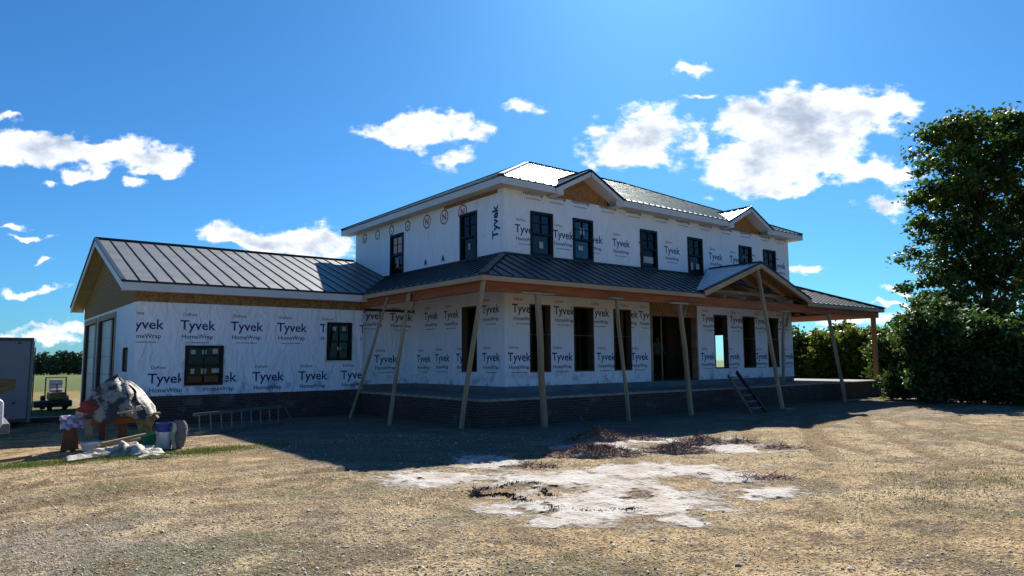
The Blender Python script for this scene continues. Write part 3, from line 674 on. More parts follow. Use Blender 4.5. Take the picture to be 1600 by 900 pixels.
e0 = (X0-OV, Y0-OV, ZR); e1 = (X1+OV, Y0-OV, ZR); e2 = (X1+OV, Y1+OV, ZR); e3 = (X0-OV, Y1+OV, ZR); ym = (Y0+Y1)/2; ZRR = 9.47; r0 = (17.2, ym, ZRR); r1 = (22.8, ym, ZRR)
mb = MB(); kk_ = (ZRR-ZR)/(ym-(Y0-OV)); nt_ = []
for xc_ in (15.37, 24.28): nt_ += [(xc_-1.5, Y0-OV, ZR), (xc_, Y0-OV+(7.66-ZR)/kk_-.05, 7.64), (xc_+1.5, Y0-OV, ZR)]
roof_plane(mb, [e0]+nt_+[e1, r1, r0], None, (1,0,0), .30, .06); roof_plane(mb, [e3, e0, r0], None, (0,1,0), .30, .06); roof_plane(mb, [e1, e2, r1], None, (0,1,0), .30, .06); roof_plane(mb, [e2, e3, r0, r1], None, (1,0,0), .30, .06)
RMM = [M['metal'], M['dark'], M['metaldark'], M['metal']]
main_roof = mb.build('main_roof', RMM, house)
mb = MB()
for a, b in ((e0, r0), (e1, r1), (r0, r1), (e2, r1), (e3, r0)):
    a_ = (a[0], a[1], a[2]+.02); b_ = (b[0], b[1], b[2]+.02); mb.beam(a_, b_, .16, .05)
mb.build('ridge_cap', M['metaldark'], main_roof)
mb = MB()
zf0, zf1 = ZR-.24, ZR-.045
ox0, oy0, ox1, oy1 = X0-OV, Y0-OV, X1+OV, Y1+OV
for xa_, xb_ in ((ox0-.005, 14.2), (16.54, 23.11), (25.45, ox1+.005)):
    mf = MB(); mf.box((xa_, oy0-.005, zf0), (xb_, oy0+.02, zf1)); mf.build('fascia', M['trim'], main_roof)
mb.box((ox0-.005, oy0+.021, zf0), (ox0+.02, oy1, zf1)); mb.build('fascia', M['trim'], main_roof); mb = MB(); mb.box((ox1-.02, oy0+.021, zf0), (ox1+.005, oy1, zf1)); mb.build('fascia', M['trim'], main_roof)
mb = MB()
for xa_, xb_ in ((ox0+.021, 14.2), (16.54, 23.11), (25.45, ox1-.021)):
    mf = MB(); mf.box((xa_, oy0+.021, zf0+.02), (xb_, Y0-.012, zf0+.035)); mf.build('soffit', M['soffit'], main_roof)
mb.box((ox0+.021, Y0-.011, zf0+.02), (X0-.012, oy1, zf0+.035)); mb.build('soffit', M['soffit'], main_roof); mb = MB(); mb.box((X1+.002, Y0-.011, zf0+.02), (ox1-.021, oy1, zf0+.035)); mb.build('soffit', M['soffit'], main_roof)
mb = MB(); mb.box((X0-.014, Y0+.3, 6.62), (X0-.003, Y0+3.2, 6.72)); mb.build('strand_board_band', M['osb'], house)
# dormer gables on the eave
def main_z(y): return ZR+(ZRR-ZR)/(ym-(Y0-OV))*(y-(Y0-OV))
for xc in (15.37, 24.28):
    hw_, pk, bz = 1.52, 7.66, 6.90; yf = Y0-OV-.02; k = (ZRR-ZR)/(ym-(Y0-OV)); yb = Y0-OV+(pk-ZR)/k
    mb = MB()
    L_ = [(xc-hw_, yf, bz), (xc, yf, pk), (xc, yb, pk), (xc-hw_, yf+.12, bz)]; R_ = [(xc, yf, pk), (xc+hw_, yf, bz), (xc+hw_, yf+.12, bz), (xc, yb, pk)]
    roof_plane(mb, L_[::-1], None, (0,1,0), .30, .05); roof_plane(mb, R_[::-1], None, (0,1,0), .30, .05)
    do = mb.build('dormer_roof', RMM, house)
    mb = MB()
    for s_ in (-1, 1):
        mb.beam((xc+s_*(hw_-.02), yf-.012, bz-.12), (xc, yf-.012, pk-.12), .03, .13, up=(0,0,1))
    mb.build('fascia', M['trim'], do)
    mb = MB()          # soffit returns between fascia and the wall face
    for s_ in (-1, 1):
        mb.add([(xc+s_*hw_, yf, bz-.2), (xc, yf, pk-.2), (xc, Y0-.01, pk-.2), (xc+s_*hw_, Y0-.01, bz-.2)], [(0,1,2,3)])
        mb.add([(xc+s_*hw_, yf+.01, bz-.21), (xc+s_*1.17, yf+.01, bz-.21), (xc+s_*1.17, Y0-.02, bz-.21), (xc+s_*hw_, Y0-.02, bz-.21)], [(0,1,2,3)])
        mb.add([(xc+s_*hw_, yf+.012, bz-.21), (xc+s_*1.17, yf+.012, bz-.21), (xc+s_*1.17, yf+.012, bz+.22), (xc+s_*(hw_-.0), yf+.012, bz-.16)], [(0,1,2,3)])
    mb.build('soffit', M['trim'], do)
    mb = MB(); mb.add([(xc-1.17, Y0-.03, 6.72), (xc+1.17, Y0-.03, 6.72), (xc+1.17, Y0-.03, bz-.0), (xc, Y0-.03, pk-.14), (xc-1.17, Y0-.03, bz-.0)], [(0,1,2,3,4)]); mb.add([(xc-1.17, Y0-.012, 6.72), (xc+1.17, Y0-.012, 6.72), (xc, Y0-.012, pk-.12)], [(0,2,1)]); mb.build('gable_sheathing', M['osbred'], do)
    mb = MB(); mb.beam((xc, yf, pk+.02), (xc, yb, pk+.02), .14, .04)
    for s_ in (-1, 1): mb.beam((xc+s_*(hw_+.02), yf-.01, bz+.005), (xc, yf-.01, pk+.005), .05, .05)
    mb.build('ridge_cap', M['metaldark'], do)

# garage roof
gx0 = XG-.42; gye, gyr, gyb = 20.31, 25.8, 31.3; gze, gzr = 3.80, 5.69
mb = MB(); roof_plane(mb, [(gx0, gye, gze), (X0+.02, gye, gze), (X0+.02, gyr, gzr), (gx0, gyr, gzr)], None, (1,0,0), .43, .07, off0=.2); roof_plane(mb, [(gx0, gyr, gzr), (X0+.02, gyr, gzr), (X0+.02, gyb, gze), (gx0, gyb, gze)], None, (1,0,0), .43, .07)
gr = mb.build('garage_roof', [M['metalwing']]+RM[1:], house)
mb = MB(); mb.beam((gx0, gyr, gzr+.02), (X0, gyr, gzr+.02), .18, .05); mb.beam((gx0+.01, gye, gze+.01), (gx0+.01, gyr, gzr+.01), .1, .06); mb.beam((gx0+.01, gyb, gze+.01), (gx0+.01, gyr, gzr+.01), .1, .06); mb.beam((gx0, gye-.01, gze+.0), (EX-.02, gye-.01, gze+.0), .05, .05); mb.build('ridge_cap', M['metaldark'], gr)
mb = MB(); mb.box((gx0, gye-.012, gze-.24), (EX+.2, gye+.012, gze-.03))
for ya, s_ in ((gye, 1), (gyb, -1)): mb.beam((gx0-.0, ya, gze-.14), (gx0-.0, gyr, gzr-.14), .025, .19)
mb.build('fascia', M['trim'], gr)
mb = MB(); mb.box((gx0+.015, gye+.013, gze-.225), (EX+.15, YG-.014, gze-.21)); mb.build('soffit', M['trim'], gr)
mb = MB()
for ya, yb in ((gye+.02, gyr), (gyb-.02, gyr)): mb.add([(gx0+.013, ya, gze-.2), (XG-.015, ya, gze-.2), (XG-.015, yb, gzr-.2), (gx0+.013, yb, gzr-.2)], [(0,1,2,3)])
mb.build('soffit', mat('bare soffit board', (.42,.33,.22), .7, col2=(.33,.25,.16), scale=2), gr)

# porch roof
A = (EX, EY, ZP); B = (X0, Y0, ZPW); C_ = (X0, 23.2, ZPW); Dd = (EX, 20.36, ZP)
mb = MB(); roof_plane(mb, [A, B, C_, Dd][::-1], None, (0,1,0), .40, .05)
A2 = (EQ, EY, ZP); B2 = (X1, Y0, ZPW)
roof_plane(mb, [A, (18.75, EY, ZP), (21.75, Y0, ZPW), B], None, (1,0,0), .40, .05); roof_plane(mb, [(25.35, EY, ZP), A2, B2, (22.35, Y0, ZPW)], None, (1,0,0), .40, .05); roof_plane(mb, [A2, (EQ, Y1+.2, ZP), (X1, Y1+.2, ZPW), B2], None, (0,1,0), .40, .05)
RMP = [M['metalwing'], M['osb'], M['metaldark'], M['metaldark']]
pr_ = mb.build('porch_roof', RMP, house)
mb = MB()
for a, b in ((A, B), (A2, B2)): mb.beam((a[0], a[1], a[2]+.02), (b[0], b[1], b[2]+.02), .2, .04)
mb.box((X0-.05, Y0-.05, ZPW-.02), (X1+.05, Y0-.004, ZPW+.05)); mb.box((X0-.05, Y0-.004, ZPW-.02), (X0-.004, 23.1, ZPW+.05)); mb.build('ridge_cap', M['metaldark'], pr_)
mb = MB(); mb.box((EX-.01, EY-.01, ZP-.16), (18.9, EY+.025, ZP-.035)); mb.box((EX-.01, EY+.026, ZP-.16), (EX+.025, 20.3, ZP-.035)); mb.build('fascia', M['fascia'], pr_)
mb = MB(); mb.box((EQ-.025, EY+.026, ZP-.16), (EQ+.01, Y1, ZP-.035)); mb.build('fascia', M['fascia'], pr_)
mb = MB(); mb.box((25.3, EY-.01, ZP-.16), (EQ, EY+.025, ZP-.035)); mb.build('fascia', M['fascia'], pr_)
mb = MB(); zb0, zb1 = 3.40, 3.70
mb.box((XP-.02, YP-.02, zb0), (XQ, YP+.10, zb1)); mb.box((XP-.02, YP+.101, zb0), (XP+.10, YG-.01, zb1)); mb.box((XQ-.12, YP+.101, zb0), (XQ, Y1, zb1)); mb.build('header_beam', M['beam'], pr_)
def pz(y): return ZP+(ZPW-ZP)/(Y0-EY)*(y-EY)
def rafter(a_, b_): mb = MB(); mb.beam(a_, b_, .04, .14); mb.build('rafter', M['woodh'], pr_)
u = XP+.4
while u < XQ-.4:
    if X0 < u < X1 and not 18.7 < u < 25.4: rafter((u, EY+.06, pz(EY+.06)-.13), (u, Y0-.03, pz(Y0-.03)-.13))
    u += .6
u = Y0+.3
while u < 20.6: rafter((EX+.06, u, ZP-.1), (X0-.03, u, ZPW-.14)); u += .6
u = Y0+.3
while u < Y1: rafter((EQ-.06, u, ZP-.12), (X1+.03, u, ZPW-.14)); u += .6
mb = MB(); mb.box((X1+.05, YP+.12, 3.42), (XQ-.14, Y1, 3.46)); mb.build('ceiling_boards', M['beam'], pr_)

# entrance gable
xc, yfG, pkG, ezG, hwG = 22.05, 13.66, 5.06, 3.90, 3.32
mb = MB(); kf = (ZPW-ZP)/(Y0-EY)
roof_plane(mb, [(xc-hwG, yfG, ezG), (xc, yfG, pkG), (xc, Y0-.01, pkG), (xc-hwG*.05, Y0-.01, pkG-.06*1), (xc-hwG, EY+.26, ezG)][::-1], None, (0,1,0), .32, .05)
roof_plane(mb, [(xc, yfG, pkG), (xc+hwG, yfG, ezG), (xc+hwG, EY+.26, ezG), (xc+hwG*.05, Y0-.01, pkG-.06), (xc, Y0-.01, pkG)][::-1], None, (0,1,0), .32, .05)
eg = mb.build('entrance_gable_roof', [M['metalglare'], M['osb'], M['metaldark'], M['metalglare']], house)
mb = MB(); mb.beam((xc, yfG, pkG+.02), (xc, Y0-.02, pkG+.02), .16, .03); 
mb.beam((xc+hwG, yfG-.01, ezG+.01), (xc, yfG-.01, pkG+.01), .05, .06); mb.beam((xc-hwG, yfG-.01, ezG+.01), (xc, yfG-.01, pkG+.01), .05, .04); mb.build('ridge_cap', M['metaldark'], eg)
mb = MB()
for s_ in (-1, 1): mb.beam((xc+s_*hwG, yfG-.015, ezG-.13), (xc, yfG-.015, pkG-.13), .03, .16)
mb.build('fascia', M['fascia'], eg)
for yy in (yfG+.06, yfG+.66, yfG+1.26, yfG+1.9):
    mb = MB()
    for s_ in (-1, 1): mb.beam((xc+s_*(hwG-.1), yy, ezG-.10), (xc, yy, pkG-.13), .04, .14)
    if yy > yfG+.5: mb.beam((xc-hwG+.9, yy+.05, ezG+.1), (xc+hwG-.9, yy+.05, ezG+.1), .04, .12)
    mb.build('truss', M['wood'] if yy < yfG+.1 else M['woodh'], eg)
mb = MB(); mb.add([(xc-hwG+.1, Y0-.03, 3.62), (xc+hwG-.1, Y0-.03, 3.62), (xc+hwG-.1, Y0-.03, 3.85), (xc, Y0-.03, pkG-.1), (xc-hwG+.1, Y0-.03, 3.85)], [(0,1,2,3,4)]); mb.build('gable_sheathing', M['osb'], eg)
for xb in (20.0, 21.2, 22.9, 24.2):
    mb = MB(); mb.beam((xb, yfG+.12, zb1+.06), (xb+.02, Y0-.07, zb1+.06), .04, .12); mb.build('ceiling_joist', M['woodh'], eg)

# ------------------------------------------------------------------ props holding up the porch roof
props = [  # foot, top, w, h, head, label
 ((9.25,19.6,-.02), (EX+.16,18.9,3.62), .045,.10, 0, 'thin grey board leaning furthest left against the porch eave beside the garage wall'),
 ((8.95,16.6,-.02), (EX+.1,17.5,3.62), .05,.13, 0, 'sloping timber prop under the left side eave with its foot on the shaded ground'),
 ((9.82,14.5,-.02), (10.05,13.86,3.66), .06,.13, 0, 'timber prop standing in front of the porch roof corner'),
 ((11.57,13.36,-.02), (11.75,13.80,3.38), .14,.10, 1.1, 'thick upright timber prop with a T shaped head, right of the house corner'),
 ((14.47,13.18,-.02), (14.75,13.80,3.40), .05,.10, .5, 'thin timber prop in front of the third tall ground floor opening'),
 ((17.31,13.26,-.02), (17.60,13.80,3.38), .12,.10, .8, 'timber prop with a T head and short brace, in front of the doorway'),
 ((21.15,12.55,-.02), (21.72,13.60,4.72), .10,.10, 0, 'longest timber prop, rising into the peak of the entrance gable'),
 ((24.12,14.25,ZF), (23.85,13.92,3.38), .07,.09, .8, 'short T headed prop standing on the porch floor right of the entrance gable peak'),
 ((26.45,13.10,-.02), (26.95,13.84,3.40), .06,.12, 0, 'crooked timber prop leaning on the right end of the porch'),
]
for i, (a, b, w, h, head, lb) in enumerate(props):
    r = empty('timber_prop', a, lb, 'prop', 'timber props holding up the porch roof')
    mb = MB(); a_ = np.array(a, float); b_ = np.array(b, float)
    k = 5; off = np.cumsum(np.random.default_rng(i).normal(0, .012, (k+1, 3)), 0); off -= np.linspace(off[0], off[-1], k+1); off[:, 2] = 0
    P_ = [a_+(b_-a_)*t/k+off[t] for t in range(k+1)]
    # one continuous slightly bowed board
    d = (b_-a_)/np.linalg.norm(b_-a_); sx = np.cross(d, (0,1,0)); sx /= np.linalg.norm(sx); sy = np.cross(sx, d)
    vs = [p+u*sx*w/2+v*sy*h/2 for p in P_ for u, v in ((-1,-1),(1,-1),(1,1),(-1,1))]
    fs = [(0,3,2,1), tuple(4*k+j for j in range(4))]+[(4*t+j, 4*t+(j+1) % 4, 4*t+4+(j+1) % 4, 4*t+4+j) for t in range(k) for j in range(4)]
    mb.add(vs, fs); mb.build('post', M['wood'], r, recalc=True)
    if head:
        mb = MB(); mb.box((b[0]-head/2, b[1]-.05, b[2]-.0), (b[0]+head/2, b[1]+.09, b[2]+.045)); mb.build('head_board', M['fascia'], r)
    if i in (1, 5, 7):
        mb = MB(); mb.beam((b[0]+.04, b[1]-.04, b[2]-.55), (b[0]+.28, b[1]-.04, b[2]-.04), .04, .08, up=(0,1,0)); mb.build('brace', M['woodh'], r)
    if i == 6:
        mb = MB(); mb.box((a[0]-.05, a[1]-.15, -.01), (a[0]+.5, a[1]+.12, .04)); mb.build('foot_board', M['woodh'], r)
M['cedar'] = mat('orange new post', (.42,.20,.08), .7, col2=(.30,.14,.055), scale=3, stretch=(1,1,.12))
mb = MB(); mb.box((31.30, 14.02, ZF), (31.46, 14.18, 3.398)); mb.box((31.28, 14.0, ZF), (31.48, 14.2, ZF+.15)); o = mb.build('corner_post', M['cedar'], house)

# ------------------------------------------------------------------ steps leaning on the porch
st = empty('wooden_steps', (18.9, 12.9, 0), 'dark rough wooden steps leaning on the porch edge right of the doorway', 'steps')
p0 = np.array((19.05, 12.35, 0)); p1 = np.array((20.15, 13.88, 1.12)); sd = np.array((.62, -.12, 0))
for k in (0, 1):
    mb = MB(); mb.beam(p0+sd*k, p1+sd*k*.6+np.array((0,0,.1*k)), .045, .13 if k else .09); mb.build('stringer', M['woodh'] if not k else M['machine'], st)
for k in range(6):
    t = (k+.6)/6.2; c = p0+(p1-p0)*t; q = c+sd*(1-.4*t)
    mb = MB(); mb.box((c[0]-.02, c[1]-.10, c[2]+.02), (q[0]+.05, q[1]+.2, c[2]+.055)); mb.build('tread', M['clothg'], st)

# ------------------------------------------------------------------ ladder lying on its edge by the garage
ld = empty('aluminium_ladder', (4.6, 17.6, 0), 'aluminium ladder lying on its edge in the shade along the garage brick base', 'ladder')
la, lb_ = np.array((4.25, 17.1, .05)), np.array((6.85, 18.6, .05))
for z in (0, .42):
    mb = MB(); mb.beam(la+np.array((0,z*.25,z)), lb_+np.array((0,z*.25,z)), .03, .07); mb.build('rail', M['alu'], ld)
for k in range(9):
    c = la+(lb_-la)*(k+.5)/9; mb = MB(); mb.tube([c, c+np.array((0,.105,.42))], .018, 8); mb.build('rung', M['alu'], ld)
mb = MB(); mb.beam(lb_+np.array((.02,0,.42)), lb_+np.array((.32,.1,-.04)), .05, .04); mb.build('foot', M['alu'], ld)

# ------------------------------------------------------------------ mortar bench with tarpaulin
def crumple(name, m, fn, nu, nv, parent=None, thick=.0):
    vs = []; fs = []
    for i in range(nu+1):
        for j in range(nv+1): vs.append(fn(i/nu, j/nv))
    for i in range(nu):
        for j in range(nv): a = i*(nv+1)+j; fs.append((a, a+nv+1, a+nv+2, a+1))
    mb = MB(); mb.add(vs, fs); o = mb.build(name, m, parent, smooth=True)
    if thick: s_ = o.modifiers.new('thickness', 'SOLIDIFY'); s_.thickness = thick
    return o
def f2(a, b, o=4, s=0): return float(fbm(np.array([a]), np.array([b]), o, s)[0])
bn = empty('work_bench', (2.5, 16.0, 0), 'rough wooden bench of stacked planks carrying the tarpaulin covered heap, left of the garage', 'bench')
for k in range(4):
    mb = MB(); y = 15.75+.17*k; j = random.uniform(-.08, .08); mb.beam((1.95+j, y, .62+.01*k), (3.18+j, y+.02, .64), .15, .045); mb.build('plank', M['woodh'], bn)
mb = MB(); mb.beam((2.02, 15.7, .53), (3.15, 15.7, .55), .06, .11); mb.build('rail', M['beam'], bn)
for x, y, mm, wd in ((2.02,15.72,'woodh',.12), (3.05,15.72,'woodh',.09), (2.08,16.35,'woodh',.1), (3.08,16.35,'woodh',.1), (2.58,15.78,'rust',.16), (2.22,15.66,'clothr',.10)):
    mb = MB(); mb.beam((x, y, -.02), (x+random.uniform(-.03,.03), y, .6), wd, .06, up=(0,1,0)); mb.build('leg', M[mm], bn)
mb = MB(); mb.beam((2.75,15.66,.56), (3.08,15.64,.52), .02, .02); mb.add([(2.78,15.64,.56),(3.15,15.64,.56),(3.05,15.63,.25),(2.9,15.62,.17),(2.84,15.63,.3)], [(0,1,2,3,4)]); mb.build('hanging_board', M['osb'], bn, )
bs = empty('trestle', (1.78, 16.0, 0), 'reddish brown trestle left of the bench, with purple cloth draped over it', 'trestle')
for dx, dy in ((0,0),(.10,.45)):
    mb = MB(); mb.beam((1.60+dx, 15.75+dy, -.02), (1.66+dx, 15.78+dy, .58), .10, .05, up=(0,1,0)); mb.build('leg', M['rust'], bs)
    mb = MB(); mb.beam((1.76+dx, 15.75+dy, -.02), (1.69+dx, 15.78+dy, .58), .09, .05, up=(0,1,0)); mb.build('leg', M['rust'], bs)
mb = MB(); mb.beam((1.58, 15.75, .60), (2.0, 16.3, .60), .09, .05); mb.build('top_bar', M['rust'], bs)
tag(crumple('draped_cloth', M['cloth'], lambda u, v: (1.52+.62*u, 15.60+.25*v+.12*u, .66-.22*abs(v-.65)**1.2*1.6+.05*f2(u*5, v*5, 3, 3)-.10*f2(u*9, 2, 2, 8)*(v < .3)), 16, 12, None, .006), 'purple and white patterned cloth draped over the left trestle', 'cloth')
tag(crumple('red_bag', M['clothr'], lambda u, v: (2.02+.22*math.sin(v*math.pi)*math.cos(u*2*math.pi)*(.45+1.0*f2(u*6, v*5, 3, 4)), 15.72+.16*math.sin(v*math.pi)*(.5+.9*f2(u*5,v*6,3,14))*math.sin(u*2*math.pi), .62+.36*(1-v)+.03*f2(u*5, v*3)), 20, 12), 'dull red bag on the left end of the plank bench', 'bag')
# tarpaulin over a heap
def tarp(u, v):
    a = u*2*math.pi; r = v**.8
    lobes = 1+.16*math.sin(3*a+.5)+.12*math.sin(5*a+1.3)+.06*math.sin(9*a)
    x = 2.50+.72*r*math.cos(a)*(1+.08*math.sin(4*a)); y = 15.98+.5*r*math.sin(a)
    h = .74*(1-r**1.5)*(.92+.1*math.cos(a-2.5))+.05*math.sin(6*a+4*r)*r+.06*(f2(3+x*4, y*4, 4, 6)-.5)
    fold = .05*abs(math.sin(5*a+2*r))*r
    return (x+.03*math.sin(7*a)*r, y-fold, .70+h+(-.10*(r > .93)*lobes))
tp = tarp
to = crumple('tarpaulin', M['tarp'], tarp, 72, 26, None, .008)
tag(to, 'rumpled camouflage and black tarpaulin tented over a heap on the plank bench', 'tarpaulin')
def tsheet(u, v):
    a = -.15+1.55*u; r = .06+.94*v
    x, y, z = tarp((.62*math.pi*2-2.9*u*.62-.0)/(2*math.pi)*1.0+.02*math.sin(6*v), r*.97); return (x, y-.012, z+.018)
tag(crumple('plastic_sheet', M['tarpw'], lambda u, v: (lambda p: (p[0]+.01, p[1]-.03, p[2]+.03))(tarp(.86+.16*u+.03*math.sin(7*v), .10+.90*v)), 14, 22, None, .005), 'pale plastic sheet catching the sun on the right slope of the tarpaulin', 'plastic sheet')
mb = MB(); mb.beam((2.42, 15.42, .70), (2.86, 15.40, .76), .045, .03); tag(mb.build('board_offcut', M['fascia'], None), 'short pale board offcut lying on the front edge of the plank bench', 'board')
mb = MB(); mb.tube([(2.75,15.42,.79),(2.83,15.42,.80)], .035, 10); tag(mb.build('tape_roll', M['tubw']), 'small white roll beside the pale offcut on the bench', 'roll')
# tubs and buckets
def tub(loc, r0_, r1_, h, m_, lb, cat='bucket', name='bucket', sx=1., hm='alu'):
    r = empty(name, loc, lb, cat)
    mb = MB(); mb.lathe((0,0,0), [(0,.01),(r0_,.0),(r0_+(r1_-r0_)*.5,h*.5),(r1_,h-.03),(r1_+.012,h-.028),(r1_+.014,h),(r1_-.006,h),(r0_*.98,.03),(0,.03)], 28)
    mb.v = [(v[0]*sx+loc[0], v[1]+loc[1], v[2]+loc[2]) for v in mb.v]; mb.build('body', m_, r, smooth=False)
    mb = MB(); mb.tube([(loc[0]+sx*r1_*math.cos(t), loc[1]-.02-r1_*.5*math.sin(t), loc[2]+h-.03-.10*math.sin(t)) for t in np.linspace(0, math.pi, 9)], .006, 6); mb.build('handle', M[hm], r)
tub((2.02,15.15,.0), .15,.19,.21, M['tubw'], 'white plastic tub on the ground in front of the bench', 'tub', 'mixing_tub', 1.1)
tub((2.95,15.35,.0), .17,.21,.29, M['tubg'], 'green plastic tub under the right end of the bench', 'tub', 'mixing_tub', 1.15)
tub((3.20,15.05,.0), .13,.15,.33, M['tubw'], 'white bucket right of the green tub with a blue bucket standing in it')
tub((3.20,15.05,.20), .125,.155,.30, M['tubb'], 'blue bucket nested in the white bucket, right of the green tub')
tag(crumple('cement_sack', M['clothg'], lambda u, v: (3.43+.16*math.cos(u*2*math.pi)*(.55+.45*math.sin(v*math.pi))*(.6+.75*f2(u*6,v*6,3,3)), 14.95+.12*math.sin(u*2*math.pi), .52*(1-v)**.9+.03*f2(u*7,v*5)), 22, 14), 'upright grey sack with a frayed white edge at the right end of the rubbish heap', 'sack')
tag(crumple('white_rag', M['tarpw'], lambda u, v: (3.27+.07*u+.02*math.sin(9*v), 14.80-.02*u, .50*(1-v)+.02*math.sin(5*u)), 4, 12, None, .004), 'strip of white rag hanging between the blue bucket and the grey sack', 'rag')
# sheeting on the ground
def gsheet(u, v):
    x = 1.50+1.55*u; y = 14.15+.55*v+.18*u+.12*math.sin(5*u)*(1-v)
    e = math.sin(math.pi*min(max(v,0),1))*(math.sin(math.pi*u)**.4 if 0 < u < 1 else 0)
    return (x, y, .015+e*(.03+.42*max(0,f2(u*7+1, v*4, 5, 12)-.22)*(0.45+.9*u)))
tag(crumple('ground_sheet', M['tarpw'], gsheet, 60, 26, None, .006), 'dirty white plastic sheeting crumpled on the grass in front of the bench', 'plastic sheet')
tag(crumple('paper_scrap', M['tarpw'], lambda u, v: (2.52+.5*u, 13.72+.14*v+.05*math.sin(6*u), .02+.07*f2(u*5, v*3, 3, 2)*math.sin(math.pi*u)), 18, 6, None, .004), 'small pale crumpled scrap on the gravel just in front of the sheeting', 'scrap')
for k, (a, b, lb) in enumerate([((2.10,14.78,.20),(2.86,15.0,.30),'upper dark brown stick lying on the sheeting'), ((2.05,14.88,.14),(2.75,14.86,.24),'lower dark brown stick under the other stick on the sheeting'), ((.55,14.75,.03),(1.05,14.95,.05),'dark plank end lying in the grass left of the sheeting')]):
    mb = MB(); mb.beam(a, b, .07, .05); tag(mb.build('timber_offcut', M['woodh']), lb, 'timber')
mb = MB(); mb.box((-.5, 24.2, -.02), (2.6, 24.4, .13)); tag(mb.build('long_bar', M['machine']), 'long dark bar lying in the grass between the trailer and the garage', 'timber')  # low dark bar across the grass

# ------------------------------------------------------------------ trailer
tr = empty('cargo_trailer', (-1, 22.6, 0), 'grey enclosed cargo trailer at the left edge with an orange brown picture panel', 'trailer')
tx1, ty, tz0, tz1 = 1.48, 22.4, .17, 2.32
mb = MB(); mb.box((tx1-6, ty, tz0), (tx1-.05, ty+2.3, tz1)); mb.build('body', M['trailer'], tr, bevel=.03)
mb = MB(); mb.box((tx1-6, ty-.012, tz1-.06), (tx1, ty+2.31, tz1+.03)); mb.box((tx1-6, ty-.012, tz0-.02), (tx1, ty-.001, tz0+.07)); mb.build('edge_trim', M['machine'], tr)
mb = MB(); mb.box((tx1-.048, ty-.014, tz0-.03), (tx1+.02, ty+.05, tz1-.062)); mb.box((tx1-.048, ty+2.25, tz0-.03), (tx1+.02, ty+2.31, tz1-.062)); mb.build('corner_post', M['alu'], tr)
mb = MB(); mb.box((tx1-.047, ty+.06, tz0), (tx1+.0, ty+2.24, tz1-.07)); mb.build('rear_door', M['trailer'], tr)
for z in (.5, 1.2, 1.9):
    mb = MB(); mb.box((tx1+.021, ty+.0, z), (tx1+.045, ty+.12, z+.09)); mb.build('hinge', M['alu'], tr)
mb = MB(); mb.tube([(tx1+.06, ty+.3, .3), (tx1+.06, ty+.3, 2.1)], .015, 8); mb.build('lock_bar', M['alu'], tr)
mb = MB(); mb.add([(tx1-3, ty-.006, 1.40), (tx1-.34, ty-.006, 1.27), (tx1-.34, ty-.006, 1.02), (tx1-.95, ty-.006, .78), (tx1-3, ty-.006, .60)], [(4,3,2,1,0)]); mb.build('picture_panel', mat('orange field picture', (.30,.15,.05), .5, col2=(.10,.09,.03), scale=2.5, stretch=(1,1,3)), tr)
for (x, z, w_, h_) in ((-1.15,1.5,.25,.06), (-.4,.62,.08,.06), (-.35,2.18,.08,.05)):
    mb = MB(); mb.box((tx1+x, ty-.02, z), (tx1+x+w_, ty-.004, z+h_)); mb.build('marker', M['machine'], tr)
for x in (-4.2, -3.4):
    mb = MB(); c = np.array((tx1+x, ty-.06, .34)); mb.tube([c, c+np.array((0,.22,0))], .34, 24); w_ = mb.build('wheel', M['rubber'], tr)
    mb = MB(); mb.tube([c-np.array((0,.012,0)), c+np.array((0,.02,0))], .19, 18); mb.build('rim', M['alu'], w_)

# ------------------------------------------------------------------ white pickup at the left edge
pk = empty('pickup_truck', (-1.8, 12.5, 0), 'white pickup truck of which only the end shows at the left edge of the photo', 'pickup')
c0 = onz(3.5, 716, 0); px_, py_ = float(c0[0]), float(c0[1])
def side(prof, y0, y1): 
    n_ = len(prof); mb = MB(); mb.add([(px_+x, y0, z) for x, z in prof]+[(px_+x, y1, z) for x, z in prof], [tuple(range(n_))[::-1], tuple(n_+i for i in range(n_))]+[(i, (i+1) % n_, n_+(i+1) % n_, n_+i) for i in range(n_)]); return mb
side([(-5.3,.45),(-.10,.45),(-.02,.6),(-.03,1.0),(-.12,1.06),(-1.9,1.08),(-3.2,1.08),(-5.2,1.02),(-5.32,.8)], py_, py_+1.85).build('body', M['white'], pk, bevel=.04, recalc=True)
side([(-1.95,1.085),(-2.05,1.72),(-2.3,1.8),(-3.2,1.78),(-3.9,1.085)], py_+.12, py_+1.73).build('cab', M['white'], pk, bevel=.05, recalc=True)
mb = side([(-2.12,1.15),(-2.18,1.66),(-3.1,1.66),(-3.6,1.15)], py_+.108, py_+.118); mb.build('side_window', M['glassd'], pk, recalc=True)
mb = MB(); mb.box((px_-.12, py_+.05, .42), (px_+.08, py_+1.8, .60)); mb.build('bumper', M['alu'], pk, bevel=.02)
mb = MB(); mb.box((px_-.30, py_-.008, .76), (px_-.10, py_+.12, .94)); mb.build('lamp', M['alu'], pk)
for x in (-1.0, -4.3):
    for yy in (py_-.02, py_+1.62):
        c = np.array((px_+x, yy, .38)); mb = MB(); mb.tube([c, c+np.array((0,.25,0))], .38, 28); w_ = mb.build('wheel', M['rubber'], pk)
        mb = MB(); mb.tube([c-np.array((0,.01,0)), c+np.array((0,.26,0))], .22, 20); mb.build('rim', M['alu'], w_)

